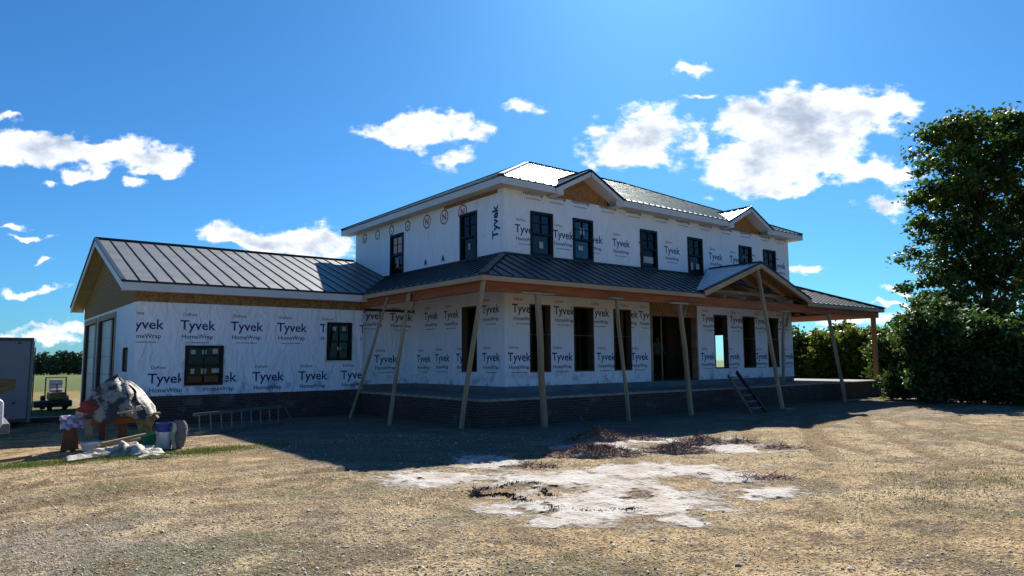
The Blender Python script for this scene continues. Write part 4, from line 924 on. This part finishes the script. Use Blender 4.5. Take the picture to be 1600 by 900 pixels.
# ------------------------------------------------------------------ small machine in the field
mc = empty('riding_mower', (2.7, 30.3, 0), 'small yellowish and dark riding mower standing in the rough grass beyond the trailer', 'mower')
mx0, my0 = 2.7, 30.0
mb = MB(); mb.box((mx0-.62, my0, .10), (mx0+.55, my0+.5, .34)); mb.build('mower_deck', M['machine'], mc, bevel=.04)
mb = MB(); mb.box((mx0-.18, my0+.1, .34), (mx0+.38, my0+.9, .62)); mb.build('body', M['yellow'], mc, bevel=.05)
mb = MB(); mb.box((mx0-.12, my0+.45, .62), (mx0+.30, my0+.9, .74)); mb.box((mx0-.12, my0+.82, .70), (mx0+.30, my0+.95, 1.08)); mb.build('seat', M['tubw'], mc, bevel=.05)
mb = MB(); mb.tube([(mx0-.22, my0+.95, .3), (mx0-.22, my0+.95, 1.15), (mx0+.42, my0+.95, 1.15), (mx0+.42, my0+.95, .3)], .03, 8); mb.build('roll_bar', M['machine'], mc)
mb = MB(); mb.tube([(mx0+.08, my0+.2, .6), (mx0+.08, my0+.3, .92)], .02, 8); mb.tube([(mx0-.08, my0+.3, .92), (mx0+.24, my0+.3, .92)], .018, 8); mb.build('steering_bar', M['machine'], mc)
for x, y, r_ in ((mx0-.3, my0+.8, .25), (mx0+.42, my0+.8, .25), (mx0-.15, my0-.05, .13), (mx0+.3, my0-.05, .13)):
    mb = MB(); mb.tube([(x-.06, y, r_), (x+.08, y, r_)], r_, 20); w_ = mb.build('wheel', M['rubber'], mc)
    mb = MB(); mb.tube([(x-.068, y, r_), (x+.088, y, r_)], r_*.5, 14); mb.build('rim', M['alu'], w_)

# ------------------------------------------------------------------ loose boards at the right end of the porch
for a, b, lb in [((28.2,13.2),(30.2,12.4),'long pale board lying on the ground at the right end of the porch'), ((29.6,12.9),(31.5,13.4),'thin pale board nearest the hedge at the porch end'), ((26.9,13.3),(28.3,13.0),'grey board lying in the shade beside the brick porch base'), ((30.4,12.0),(32.6,11.2),'dark pole lying towards the hedge past the porch end')]:
    z = float(gh(np.array([a[0]]), np.array([a[1]]))[0]); mb = MB(); mb.beam((*a, z+.04), (*b, z+.08), .12, .035); tag(mb.build('loose_board', M['fascia'] if 'pale' in lb else M['woodh']), lb, 'board')

# ------------------------------------------------------------------ person inside the doorway
def skinned(name, joints, edges, m_, parent=None, sub=2, root=0):
    me_ = D.meshes.new(name); me_.from_pydata([j[0] for j in joints], edges, []); me_.materials.append(m_)
    o = D.objects.new(name, me_); COL.objects.link(o); sk = o.modifiers.new('skin', 'SKIN'); sk.use_smooth_shade = True
    if not me_.skin_vertices: me_.attributes
    for i, j in enumerate(joints):
        r_ = j[1]; me_.skin_vertices[0].data[i].radius = r_ if isinstance(r_, tuple) else (r_, r_)
        me_.skin_vertices[0].data[i].use_root = (i == root)
    sb = o.modifiers.new('sub', 'SUBSURF'); sb.levels = sub; sb.render_levels = sub
    if parent is not None: o.parent = parent; o.matrix_parent_inverse = parent_inv(parent)
    return o
def ensure_skin(me_):
    pass
PX, PY, PZ = 24.0, 20.1, ZW
def J(x, y, z, r_): return ((PX+x*.8-y*.6, PY+x*.6*-1+y*.8*1, PZ+z), r_)
pe = empty('person', (PX, PY, PZ), 'person in a pale grey shirt and dark trousers standing inside the open doorway', 'person')
js = [J(0,0,.95,.135), J(0,.0,1.15,.12), J(0,.01,1.36,.14), J(0,.0,1.48,.06), J(0,-.02,1.56,.055), J(0,-.02,1.66,.085), J(0,-.02,1.73,.07),
      J(.19,0,1.42,.055), J(.26,.04,1.18,.043), J(.22,-.14,.98,.034), J(.20,-.22,.93,.03),
      J(-.19,0,1.42,.055), J(-.27,.03,1.17,.043), J(-.24,-.10,.93,.034), J(-.23,-.15,.86,.03),
      J(.10,0,.86,.09), J(.12,-.02,.50,.065), J(.13,.02,.10,.045), J(.14,-.14,.04,.035),
      J(-.10,0,.86,.09), J(-.13,.02,.50,.065), J(-.15,.06,.10,.045), J(-.15,-.10,.04,.035)]
ed = [(0,1),(1,2),(2,3),(3,4),(4,5),(5,6),(2,7),(7,8),(8,9),(9,10),(2,11),(11,12),(12,13),(13,14),(0,15),(15,16),(16,17),(17,18),(0,19),(19,20),(20,21),(21,22)]
def bpy_skin(name, js_, ed_, m_):
    import bmesh
    bm = bmesh.new(); lay = bm.verts.layers.skin.verify(); vs = []
    for k, (co, r_) in enumerate(js_):
        v = bm.verts.new(co); v[lay].radius = (r_, r_); v[lay].use_root = (k == 0); vs.append(v)
    for a, b in ed_: bm.edges.new((vs[a], vs[b]))
    me_ = D.meshes.new(name); bm.to_mesh(me_); bm.free(); me_.materials.append(m_)
    o = D.objects.new(name, me_); COL.objects.link(o); sk = o.modifiers.new('skin', 'SKIN'); sk.use_smooth_shade = True
    sb = o.modifiers.new('sub', 'SUBSURF'); sb.levels = 1; sb.render_levels = 2
    o.parent = pe; o.matrix_parent_inverse = parent_inv(pe); return o
bpy_skin('body', js, ed, M['skin'])
g = lambda lst, d: [(js[i][0], js[i][1]+d) for i in lst]
bpy_skin('shirt', g([0,1,2,3], .022)+g([7,8,11,12], .022), [(0,1),(1,2),(2,3),(2,4),(4,5),(2,6),(6,7)], M['shirt'])
bpy_skin('trousers', g([0], .012)+g([15,16,17,19,20,21], .018), [(0,1),(1,2),(2,3),(0,4),(4,5),(5,6)], M['trousers'])
bpy_skin('hair', [(tuple(np.array(js[5][0])+(0,.0,.03)), .092), (tuple(np.array(js[6][0])+(0,0,.01)), .078)], [(0,1)], M['hair'])

# ------------------------------------------------------------------ vegetation
def quads(name, centers, size, m_, parent=None, up=.35, aspect=1.6, rng=RNG, jit=.35):
    n = len(centers); nrm = rng.normal(size=(n, 3)); nrm[:, 2] = np.abs(nrm[:, 2])+up; nrm /= np.linalg.norm(nrm, axis=1)[:, None]
    t = rng.normal(size=(n, 3)); a = np.cross(nrm, t); a /= np.linalg.norm(a, axis=1)[:, None]; b = np.cross(nrm, a)
    s = size*(1+jit*rng.uniform(-1, 1, n))[:, None]; A_ = a*s*aspect/2; B_ = b*s/2
    bend = nrm*s*.12
    v = np.stack([centers-A_, centers-B_*.9+bend-A_*.1, centers+A_, centers+B_*.9+bend-A_*.1], 1).reshape(-1, 3)
    return mesh_np(name, v, np.arange(4*n).reshape(-1, 4), m_, parent)
def mesh_np(name, v, f, m_, parent=None, smooth=False):
    me_ = D.meshes.new(name); me_.vertices.add(len(v)); me_.vertices.foreach_set('co', np.ascontiguousarray(v, dtype=np.float32).ravel())
    k = f.shape[1]; me_.loops.add(f.size); me_.loops.foreach_set('vertex_index', f.astype(np.int32).ravel()); me_.polygons.add(len(f)); me_.polygons.foreach_set('loop_start', np.arange(0, f.size, k)); me_.polygons.foreach_set('loop_total', np.full(len(f), k))
    me_.update(); me_.validate(); me_.materials.append(m_)
    if smooth: me_.polygons.foreach_set('use_smooth', np.ones(len(f), bool))
    o = D.objects.new(name, me_); COL.objects.link(o)
    if parent is not None: o.parent = parent; o.matrix_parent_inverse = parent_inv(parent)
    return o
def clumps(lobes, n_cl, per, cr, rng, shell=.55, under=.0):
    """leaf positions: small clumps spread through lobes (centre, radii)"""
    vol = np.array([np.prod(l[1])**.7 for l in lobes]); pick = rng.choice(len(lobes), n_cl, p=vol/vol.sum())
    C0 = np.array([l[0] for l in lobes])[pick]; Rr = np.array([l[1] for l in lobes])[pick]
    d = rng.normal(size=(n_cl, 3)); d /= np.linalg.norm(d, axis=1)[:, None]; rr = (shell+(1-shell)*rng.uniform(0, 1, n_cl)**.6)*rng.uniform(.75, 1.12, n_cl)
    cc = C0+d*Rr*rr[:, None]
    k = rng.integers(int(per*.4), int(per*1.6), n_cl); idx = np.repeat(np.arange(n_cl), k)
    sz = rng.uniform(.6, 1.5, n_cl)[idx][:, None]
    return cc[idx]+rng.normal(size=(len(idx), 3))*np.array([1, 1, .6])*cr*sz*.55, cc
def tree(name, base, lobes, label, n_cl, per, cr, leaf, m_, trunk_r, group=None, limbs=26, seed=1, cat='tree', crown_name='crown'):
    rng = np.random.default_rng(seed); r = empty(name, tuple(base), label, cat, group)
    pts, cc = clumps(lobes, n_cl, per, cr, rng); pts = pts[pts[:, 2] > base[2]+.05]
    quads(crown_name, pts, leaf, m_, r, rng=rng)
    if trunk_r:
        top = max(l[0][2]+l[1][2]*.6 for l in lobes); axis_ = np.mean([l[0] for l in lobes], 0)
        mb = MB(); tp_ = [np.array(base)+(np.array([axis_[0], axis_[1], top])-np.array(base))*t+rng.normal(0, .05, 3)*(t > 0) for t in np.linspace(0, 1, 9)]; tp_[0] = np.array(base)-np.array([0, 0, .2])
        mb.tube(tp_, [trunk_r*(1.25 if t == 0 else 1-.85*t) for t in np.linspace(0, 1, 9)], 12); mb.build('trunk', M['bark'], r, smooth=True)
        mb = MB()
        for k in range(limbs):
            e = cc[rng.integers(len(cc))]; t = np.clip((e[2]-base[2])/(top-base[2])-.22, .12, .9); i = t*8; i0 = int(i); s0 = tp_[i0]+(tp_[min(i0+1, 8)]-tp_[i0])*(i-i0)
            mid = (s0+e)/2+rng.normal(0, .15, 3)+np.array([0, 0, .2]); mb.tube([s0, (s0+mid)/2+rng.normal(0, .05, 3), mid, (mid+e)/2+rng.normal(0, .08, 3), e], [trunk_r*.30, trunk_r*.22, trunk_r*.15, trunk_r*.09, .012], 6)
        mb.build('limb', M['bark'], r, smooth=True)
    return r
def lob(u, v, dist, ru, rv, dd=0, depth=None):
    p = at(u, v, dist+dd); k = dist/FPX; return (p, np.array([ru*k, (depth or ru*k), rv*k]))
# big tree on the right
DT = 34.
rg = np.random.default_rng(3)
L1 = []
for (u, v, ru, rv) in [(1490,205,26,20),(1522,192,24,16),(1560,196,26,16),(1592,212,24,18),(1470,238,26,20),(1508,240,32,24),(1552,240,34,28),(1598,250,30,26),(1448,268,16,12),(1482,282,32,20),(1530,288,36,26),(1580,296,34,28),(1622,290,28,30),
  (1462,312,28,18),(1508,330,34,24),(1560,340,38,28),(1612,345,34,30),(1450,352,20,12),(1488,368,30,20),(1538,384,38,26),(1592,392,38,28),(1640,380,26,30),(1442,388,24,14),(1424,402,14,7),(1470,412,30,16),(1516,428,34,24),(1572,436,40,28),(1628,440,30,30),
  (1452,446,20,10),(1486,458,28,16),(1462,480,22,11),(1532,474,36,22),(1592,486,40,26),(1500,498,26,14),(1560,520,40,22),(1620,520,36,30),(1450,505,14,8)]:
    L1.append(lob(u, v, DT, ru*1.12, rv*1.15, float(rg.uniform(-1.6, 1.6)), .8+ru*DT/FPX*.8))
tb = onz(1548, 612, 0); tb = np.array([at(1548, 500, DT)[0], at(1548, 500, DT)[1], -.1])
tree('oak_tree', tb, L1, 'tall full green tree rising above the hedge at the right edge', 780, 58, .40, .15, M['leaf'], .26, limbs=60, seed=5)
# hedge bushes on the right
hb = [(1430,34,26,3.6,'leaf','lowest bush of the right hedge, next to the porch end',508),(1466,29,32,4.2,'hedge','feathery dark bush, second from the left in the right hedge',498),(1488,27,40,4.4,'hedge','dark juniper like bush in the middle of the right hedge',492),
      (1545,27,42,4.2,'hedge','dark bush in front of the tall tree trunk',512),(1605,26,44,4.2,'hedge','dark bush at the right edge of the picture',515),(1665,26,44,4,'hedge','bush beyond the right edge hedge',500)]
for k, (u, dist, hwid, hh, mm, lb, top) in enumerate(hb):
    c = onz(u, 563+1.67*FPX/dist, 0); c = c*1.0; gz0 = float(gh(np.array([c[0]]), np.array([c[1]]))[0])
    kk = dist/FPX; H = (559-top)*kk+1.67
    lobes = []
    for q in range(13):
        a = rg.uniform(0, 6.28); rr = rg.uniform(.1, .95); z = rg.uniform(.08, .85)*H
        lobes.append((np.array([c[0]+rr*math.cos(a)*1.0, c[1]+.5+rr*math.sin(a)*1.3, z]), np.array([hwid*kk*rg.uniform(.3,.62), hwid*kk*rg.uniform(.35,.6), H*rg.uniform(.12,.2)])))
    lobes.append((np.array([c[0], c[1]+.4, H*.8]), np.array([hwid*kk*.5, hwid*kk*.5, H*.2])))
    for q in range(7): lobes.append((np.array([c[0]+rg.uniform(-1, 1), c[1]+rg.uniform(-.6, .8), H*rg.uniform(.82, 1.06)]), np.array([.14, .14, H*.13])))
    tree('hedge_bush', (c[0], c[1]+.4, gz0), lobes, lb, 230, 58, .34, .12, M[mm], .07, 'bushes of the hedge on the right', 18, seed=20+k, cat='bush', crown_name='foliage')
# shrubs behind the porch, lit from behind
for k, (u, dist, hwid, top, mm, lb) in enumerate([(1256,44,30,505,'leaf','dark green shrub just behind the right corner of the house'),(1292,42,26,512,'bright','yellow green shrub behind the crooked prop'),(1322,43,26,500,'leaf','dark shrub seen between the crooked prop and the orange corner post'),(1345,41,24,504,'bright','bright yellow green shrub just left of the orange corner post'),(1374,42,24,510,'bright','yellow green shrub just right of the orange corner post'),(1225,46,30,510,'leaf','shrub mostly hidden behind the right end of the house')]):
    c = onz(u, 560+1.67*FPX/dist, 0); kk = dist/FPX; H = (559-top)*kk+1.67; lobes = []
    for q in range(8):
        a = rg.uniform(0, 6.28); rr = rg.uniform(0, .5); z = rg.uniform(.15, .78)*H; lobes.append((np.array([c[0]+rr*math.cos(a), c[1]+rr*math.sin(a), z]), np.array([hwid*kk*.9, hwid*kk*.9, H*.22])))
    tree('shrub', (c[0], c[1], -.1), lobes, lb, 200, 50, .42, .17, M[mm], .05, 'shrubs behind the porch', 14, seed=50+k, cat='shrub', crown_name='foliage')
# distant wood
rw = np.random.default_rng(9); P_ = []
for az in np.concatenate([np.arange(-14, 26, .42), np.arange(60, 84, .5)]):
    for row in range(2):
        dist = 375+row*22+rw.uniform(-8, 8); a = rad(az+rw.uniform(-.2, .2)); H = rw.uniform(7.2, 10.3)+row*1.2; c = np.array([dist*math.sin(a), dist*math.cos(a), -3.9])
        n_ = 520; d = rw.normal(size=(n_, 3)); d /= np.linalg.norm(d, axis=1)[:, None]; rr = rw.uniform(.6, 1.05, n_)[:, None]
        P_.append(c+np.array([0, 0, H*.55])+d*rr*np.array([2.6+H*.12, 2.6+H*.12, H*.47]))
tag(quads('distant_wood', np.concatenate(P_), 1.1, M['farleaf'], rng=rw), 'dark line of woodland along the far edge of the field', 'woodland', kind='stuff')

# ------------------------------------------------------------------ spilled lime and dirt heaps
sx_ = np.arange(3.9, 14.2, .035); sy_ = np.arange(3.6, 10.6, .035); LX, LY = np.meshgrid(sx_, sy_)
lime = np.zeros_like(LX)
for (u, v, a, b) in [(680,745,85,14),(760,722,70,10),(880,752,120,22),(900,790,150,20),(960,775,130,26),(1040,790,100,16),(900,808,75,14),(860,818,40,10),(1120,700,80,9),(1200,770,70,10),(1090,735,90,9),(1060,815,50,9),(990,735,90,12),(640,748,40,7),(1150,745,60,8),(950,700,90,9),(1010,690,70,6),(1150,688,50,5)]:
    p = onz(u, v, 0); q = onz(u+a, v, 0); w_ = onz(u, v-b, 0); ex = q[:2]-p[:2]; ey = w_[:2]-p[:2]; det = ex[0]*ey[1]-ex[1]*ey[0]
    dx, dy = LX-p[0], LY-p[1]; s_ = (dx*ey[1]-dy*ey[0])/det; t_ = (ex[0]*dy-ex[1]*dx)/det; lime = np.maximum(lime, np.exp(-1.1*(s_*s_+t_*t_)))
lime = lime+.55*(fbm(LX*1.1, LY*1.1, 6, 91, .6)-.5)+.35*(fbm(LX*4, LY*4, 4, 17)-.5)
holes = fbm(LX*1.7+5, LY*1.7, 5, 63, .6)
cov = lime+.06-1.5*np.clip(holes-.50, 0, 1)-.30*sst(noise2(LX*9, LY*9, 4), .6, .9)-.35*sst(fbm(LX*2.3, LY*2.3, 4, 141), .55, .68)
msk = cov > .16
LZ = gh(LX, LY)+.006+.02*fbm(LX*3, LY*3, 4, 44)*sst(lime, .5, .9)+.006*noise2(LX*16, LY*16, 2)*sst(lime, .4, .8)
nx_, ny_ = len(sx_), len(sy_); I, J_ = np.meshgrid(np.arange(nx_-1), np.arange(ny_-1)); fm = msk[:-1, :-1].ravel(); b0 = (J_*nx_+I).ravel()[fm]
fi = np.stack([b0, b0+1, b0+nx_+1, b0+nx_], -1); used, inv = np.unique(fi.ravel(), return_inverse=True)
V = np.stack([LX, LY, LZ], -1).reshape(-1, 3)[used]
M['lime'] = mat('white lime powder', (.45,.43,.40), .95, col2=(.31,.24,.19), scale=1.7, detail=12, bump=.03, bscale=22, lo=.44, hi=.66)
def powder(m):      # the powder thins out into the soil in specks
    t = m.node_tree; n = t.nodes; l = t.links; p = n['Principled BSDF']
    a = n.new('ShaderNodeAttribute'); a.attribute_name = 'cover'; tcn = n.new('ShaderNodeTexCoord'); z = n.new('ShaderNodeTexNoise'); z.inputs['Scale'].default_value = 13; z.inputs['Detail'].default_value = 9; z.inputs['Roughness'].default_value = .85; l.new(tcn.outputs['Object'], z.inputs[0])
    s1 = n.new('ShaderNodeMath'); s1.operation = 'MULTIPLY_ADD'; l.new(z.outputs['Fac'], s1.inputs[0]); s1.inputs[1].default_value = 1.5; l.new(a.outputs['Fac'], s1.inputs[2])
    r = n.new('ShaderNodeMapRange'); l.new(s1.outputs[0], r.inputs[0]); r.inputs[1].default_value = .98; r.inputs[2].default_value = 1.30; l.new(r.outputs[0], p.inputs['Alpha'])
powder(M['lime'])
lo_ = mesh_np('lime_spill', V, inv.reshape(-1, 4), M['lime'], smooth=True); at_ = lo_.data.attributes.new('cover', 'FLOAT', 'POINT'); at_.data.foreach_set('value', cov.ravel()[used].astype(np.float32))
tag(lo_, 'white lime and mortar powder spilled over the yard in front of the porch', 'lime spill', kind='stuff')
M['heap'] = mat('dark reddish soil', (.16,.095,.07), .95, col2=(.32,.22,.17), scale=5, bump=.03, bscale=18)
def heap(u, v, ru, h, label, ry=.5, tw=900, seed=1, m_='heap', rot=0.):
    p = onz(u, v, 0); R_ = ru*np.linalg.norm(p-EYE)/FPX; rng = np.random.default_rng(seed); n_ = 44; vs = []; fs = []
    g_ = np.linspace(-1, 1, n_); X_, Y_ = np.meshgrid(g_, g_); d = np.hypot(X_, Y_); ca, sa = R0[:2], np.array([Fv[0], Fv[1]])
    wx = p[0]+X_*R_*ca[0]+Y_*R_*ry*sa[0]; wy = p[1]+X_*R_*ca[1]+Y_*R_*ry*sa[1]
    hz = h*np.clip(1-(d+.5*(fbm(wx*2.2, wy*2.2, 4, seed)-.5)), 0, 1)**.8*(.55+.9*fbm(wx*4, wy*4, 4, seed+3)); z = gh(wx, wy)+hz-.015*(d > .85)-.01
    V_ = np.stack([wx, wy, z], -1).reshape(-1, 3); I_, K_ = np.meshgrid(np.arange(n_-1), np.arange(n_-1)); b_ = (K_*n_+I_).ravel(); ok = (d[:-1, :-1].ravel() < 1.0)
    f_ = np.stack([b_, b_+1, b_+n_+1, b_+n_], -1)[ok]
    r = empty('soil_heap', tuple(p), label, 'heap', 'heaps of dark soil on the lime'); mesh_np('soil', V_, f_, M[m_], r, smooth=True)
    if tw:
        c = V_[rng.choice(len(V_), tw, p=(hz.ravel()+1e-4)/(hz.ravel()+1e-4).sum())]; dr = rng.normal(size=(tw, 3)); dr[:, 2] = np.abs(dr[:, 2])*.5; dr /= np.linalg.norm(dr, axis=1)[:, None]; ln = rng.uniform(.05, .16, tw)[:, None]
        s_ = np.cross(dr, rng.normal(size=(tw, 3))); s_ /= np.linalg.norm(s_, axis=1)[:, None]; s_ *= .004
        v_ = np.stack([c-s_, c+s_, c+dr*ln+s_*.5, c+dr*ln-s_*.5], 1).reshape(-1, 3); o = mesh_np('straw', v_, np.arange(4*tw).reshape(-1, 4), M['twig'], r); o['kind'] = 'stuff'
heap(935,692,52,.26,'highest straw topped soil heap at the edge of the house shadow',.7,1500,1)
heap(925,712,92,.17,'wide low reddish soil heap left of centre on the lime',.45,1800,2)
heap(1055,706,58,.14,'reddish soil heap in the middle of the lime patch',.5,900,3)
heap(1095,694,46,.14,'dark soil heap near the shadow edge behind the middle heap',.5,500,4)
heap(1150,690,34,.10,'small dark soil clod heap at the right end of the lime',.5,300,5)
heap(1215,698,55,.05,'long thin streak of dark soil on the bare ground right of the lime',.25,200,6)
heap(1010,690,40,.09,'small heap of pinkish soil between the two tallest heaps',.5,300,7)
heap(745,772,14,.06,'small black clod heap at the left end of the black track marks',.8,60,8)
heap(835,728,40,.04,'thin dark litter on the upper left of the lime',.5,200,9)
heap(1190,747,60,.03,'thin brown litter on the lower right of the lime',.5,300,10)
# black track marks on the lime
M['black'] = mat('black tyre rubbed earth', (.045,.04,.035), .95)
for k, (pts, lb) in enumerate([([(738,766),(800,757),(838,755),(858,775),(868,800)],'black curved track mark on the left part of the lime'),([(905,801),(950,800),(1005,795)],'straight black track mark low on the lime'),([(745,775),(790,772),(830,790)],'short black track mark inside the curved one')]):
    P2 = [onz(u, v, 0) for u, v in pts]; tt = np.linspace(0, len(P2)-1, 90); c = np.array([[np.interp(t, range(len(P2)), [p[i] for p in P2]) for i in (0, 1)] for t in tt])
    rg2 = np.random.default_rng(k); n_ = 220; ii = rg2.integers(0, 90, n_); cc = c[ii]+rg2.normal(0, .045, (n_, 2)); mb = MB()
    for (x, y) in cc:
        z = float(gh(np.array([x]), np.array([y]))[0])+.022; s_ = rg2.uniform(.008, .026); a = rg2.uniform(0, 3)
        mb.add([(x+s_*math.cos(a), y+s_*math.sin(a), z-.02), (x+s_*math.cos(a+2.1), y+s_*math.sin(a+2.1), z-.02), (x+s_*math.cos(a+4.2), y+s_*math.sin(a+4.2), z-.02), (x, y, z+s_*.2)], [(0,1,3),(1,2,3),(2,0,3)])
    tag(mb.build('track_mark', M['black']), lb, 'track mark', 'black track marks on the lime', kind='stuff')

# ------------------------------------------------------------------ gravel and dry grass
rs = np.random.default_rng(11); n_ = 60000
def scatter(n, power=1.6):       # spread over the visible yard, denser close by
    d = 2.2+14.5*rs.uniform(0, 1, n)**power; a = YAW+rs.uniform(-.70, .70, n); return np.stack([d*np.sin(a), d*np.cos(a)], -1)
P2 = scatter(n_, 1.25); nz_ = fbm(P2[:, 0]*.8, P2[:, 1]*.8, 4, 71); keep = rs.uniform(0, 1, n_) < np.clip((nz_-.32)*3.2, .12, 1)
inside = (P2[:, 0] > XP-.3) & (P2[:, 1] > YP-.3); P2 = P2[keep & ~inside]; n_ = len(P2)
s_ = rs.lognormal(-4.95, .42, n_)[:, None, None]
base = np.array([(1,0,0),(0,1,0),(-1,0,0),(0,-1,0),(0,0,.75),(0,0,-.5)], float); v_ = base[None]*(1+.45*rs.uniform(-1, 1, (n_, 6, 3)))*s_
an = rs.uniform(0, 6.28, n_); ca, sa = np.cos(an), np.sin(an); vx = v_[..., 0]*ca[:, None]-v_[..., 1]*sa[:, None]; vy = v_[..., 0]*sa[:, None]+v_[..., 1]*ca[:, None]
v_ = np.stack([vx, vy*.8, v_[..., 2]], -1); v_[..., 0] += P2[:, None, 0]; v_[..., 1] += P2[:, None, 1]; v_[..., 2] += gh(P2[:, 0], P2[:, 1])[:, None]+.002
ff = np.array([(0,1,4),(1,2,4),(2,3,4),(3,0,4),(1,0,5),(2,1,5),(3,2,5),(0,3,5)]); f_ = (ff[None]+6*np.arange(n_)[:, None, None]).reshape(-1, 3)
tag(mesh_np('gravel', v_.reshape(-1, 3), f_, M['stone']), 'loose gravel stones scattered over the bare yard', 'gravel', kind='stuff')
def blades(name, P2, h, m_, label, w=.005, per=7, spread=.05, flat=.5):
    n = len(P2); idx = np.repeat(np.arange(n), per); c = P2[idx]+rs.normal(0, spread, (len(idx), 2)); k = len(c)
    z = gh(c[:, 0], c[:, 1]); b = np.stack([c[:, 0], c[:, 1], z-.005], -1); dr = np.stack([rs.normal(0, flat, k), rs.normal(0, flat, k), np.abs(rs.normal(.6, .3, k))], -1); dr /= np.linalg.norm(dr, axis=1)[:, None]
    ln = h*rs.uniform(.4, 1.3, k)[:, None]; sd_ = np.stack([rs.normal(size=k), rs.normal(size=k), np.zeros(k)], -1); sd_ /= np.linalg.norm(sd_, axis=1)[:, None]; sd_ *= w
    v = np.stack([b-sd_, b+sd_, b+dr*ln], 1).reshape(-1, 3); tag(mesh_np(name, v, np.arange(3*k).reshape(-1, 3), m_), label, 'grass', kind='stuff')
P3 = scatter(9000, 1.2); nz_ = fbm(P3[:, 0]*.7+4, P3[:, 1]*.7, 4, 31); P3 = P3[(rs.uniform(0, 1, len(P3)) < np.clip((nz_-.42)*5, .05, 1)) & ~((P3[:, 0] > XP-.3) & (P3[:, 1] > YP-.3))]
blades('dry_grass', P3, .035, M['straw'], 'short dry straw coloured grass tufts over the yard', w=.003, flat=.9)
# green grass strip by the rubbish heap and in patches
c = np.concatenate([np.stack([rs.normal(3.6, .8, 700), rs.normal(14.2, .25, 700)], -1), np.stack([rs.normal(1.1, .8, 600), rs.normal(14.3, .22, 600)], -1), np.stack([rs.uniform(-4, 3.3, 900), rs.uniform(21.5, 27, 900)], -1), np.stack([rs.normal(10.6, 1.4, 160), rs.normal(3.7, .4, 160)], -1)])
blades('green_grass', c, .055, M['grass'], 'rough green grass around the rubbish heap and behind the trailer', w=.006, per=9, spread=.08, flat=.5)
c = np.stack([rs.uniform(28, 60, 1600), rs.uniform(6, 36, 1600)], -1); c = c[(c[:, 0]*.8-c[:, 1]*1.0 > 14.5) | (c[:, 1] > 27)]
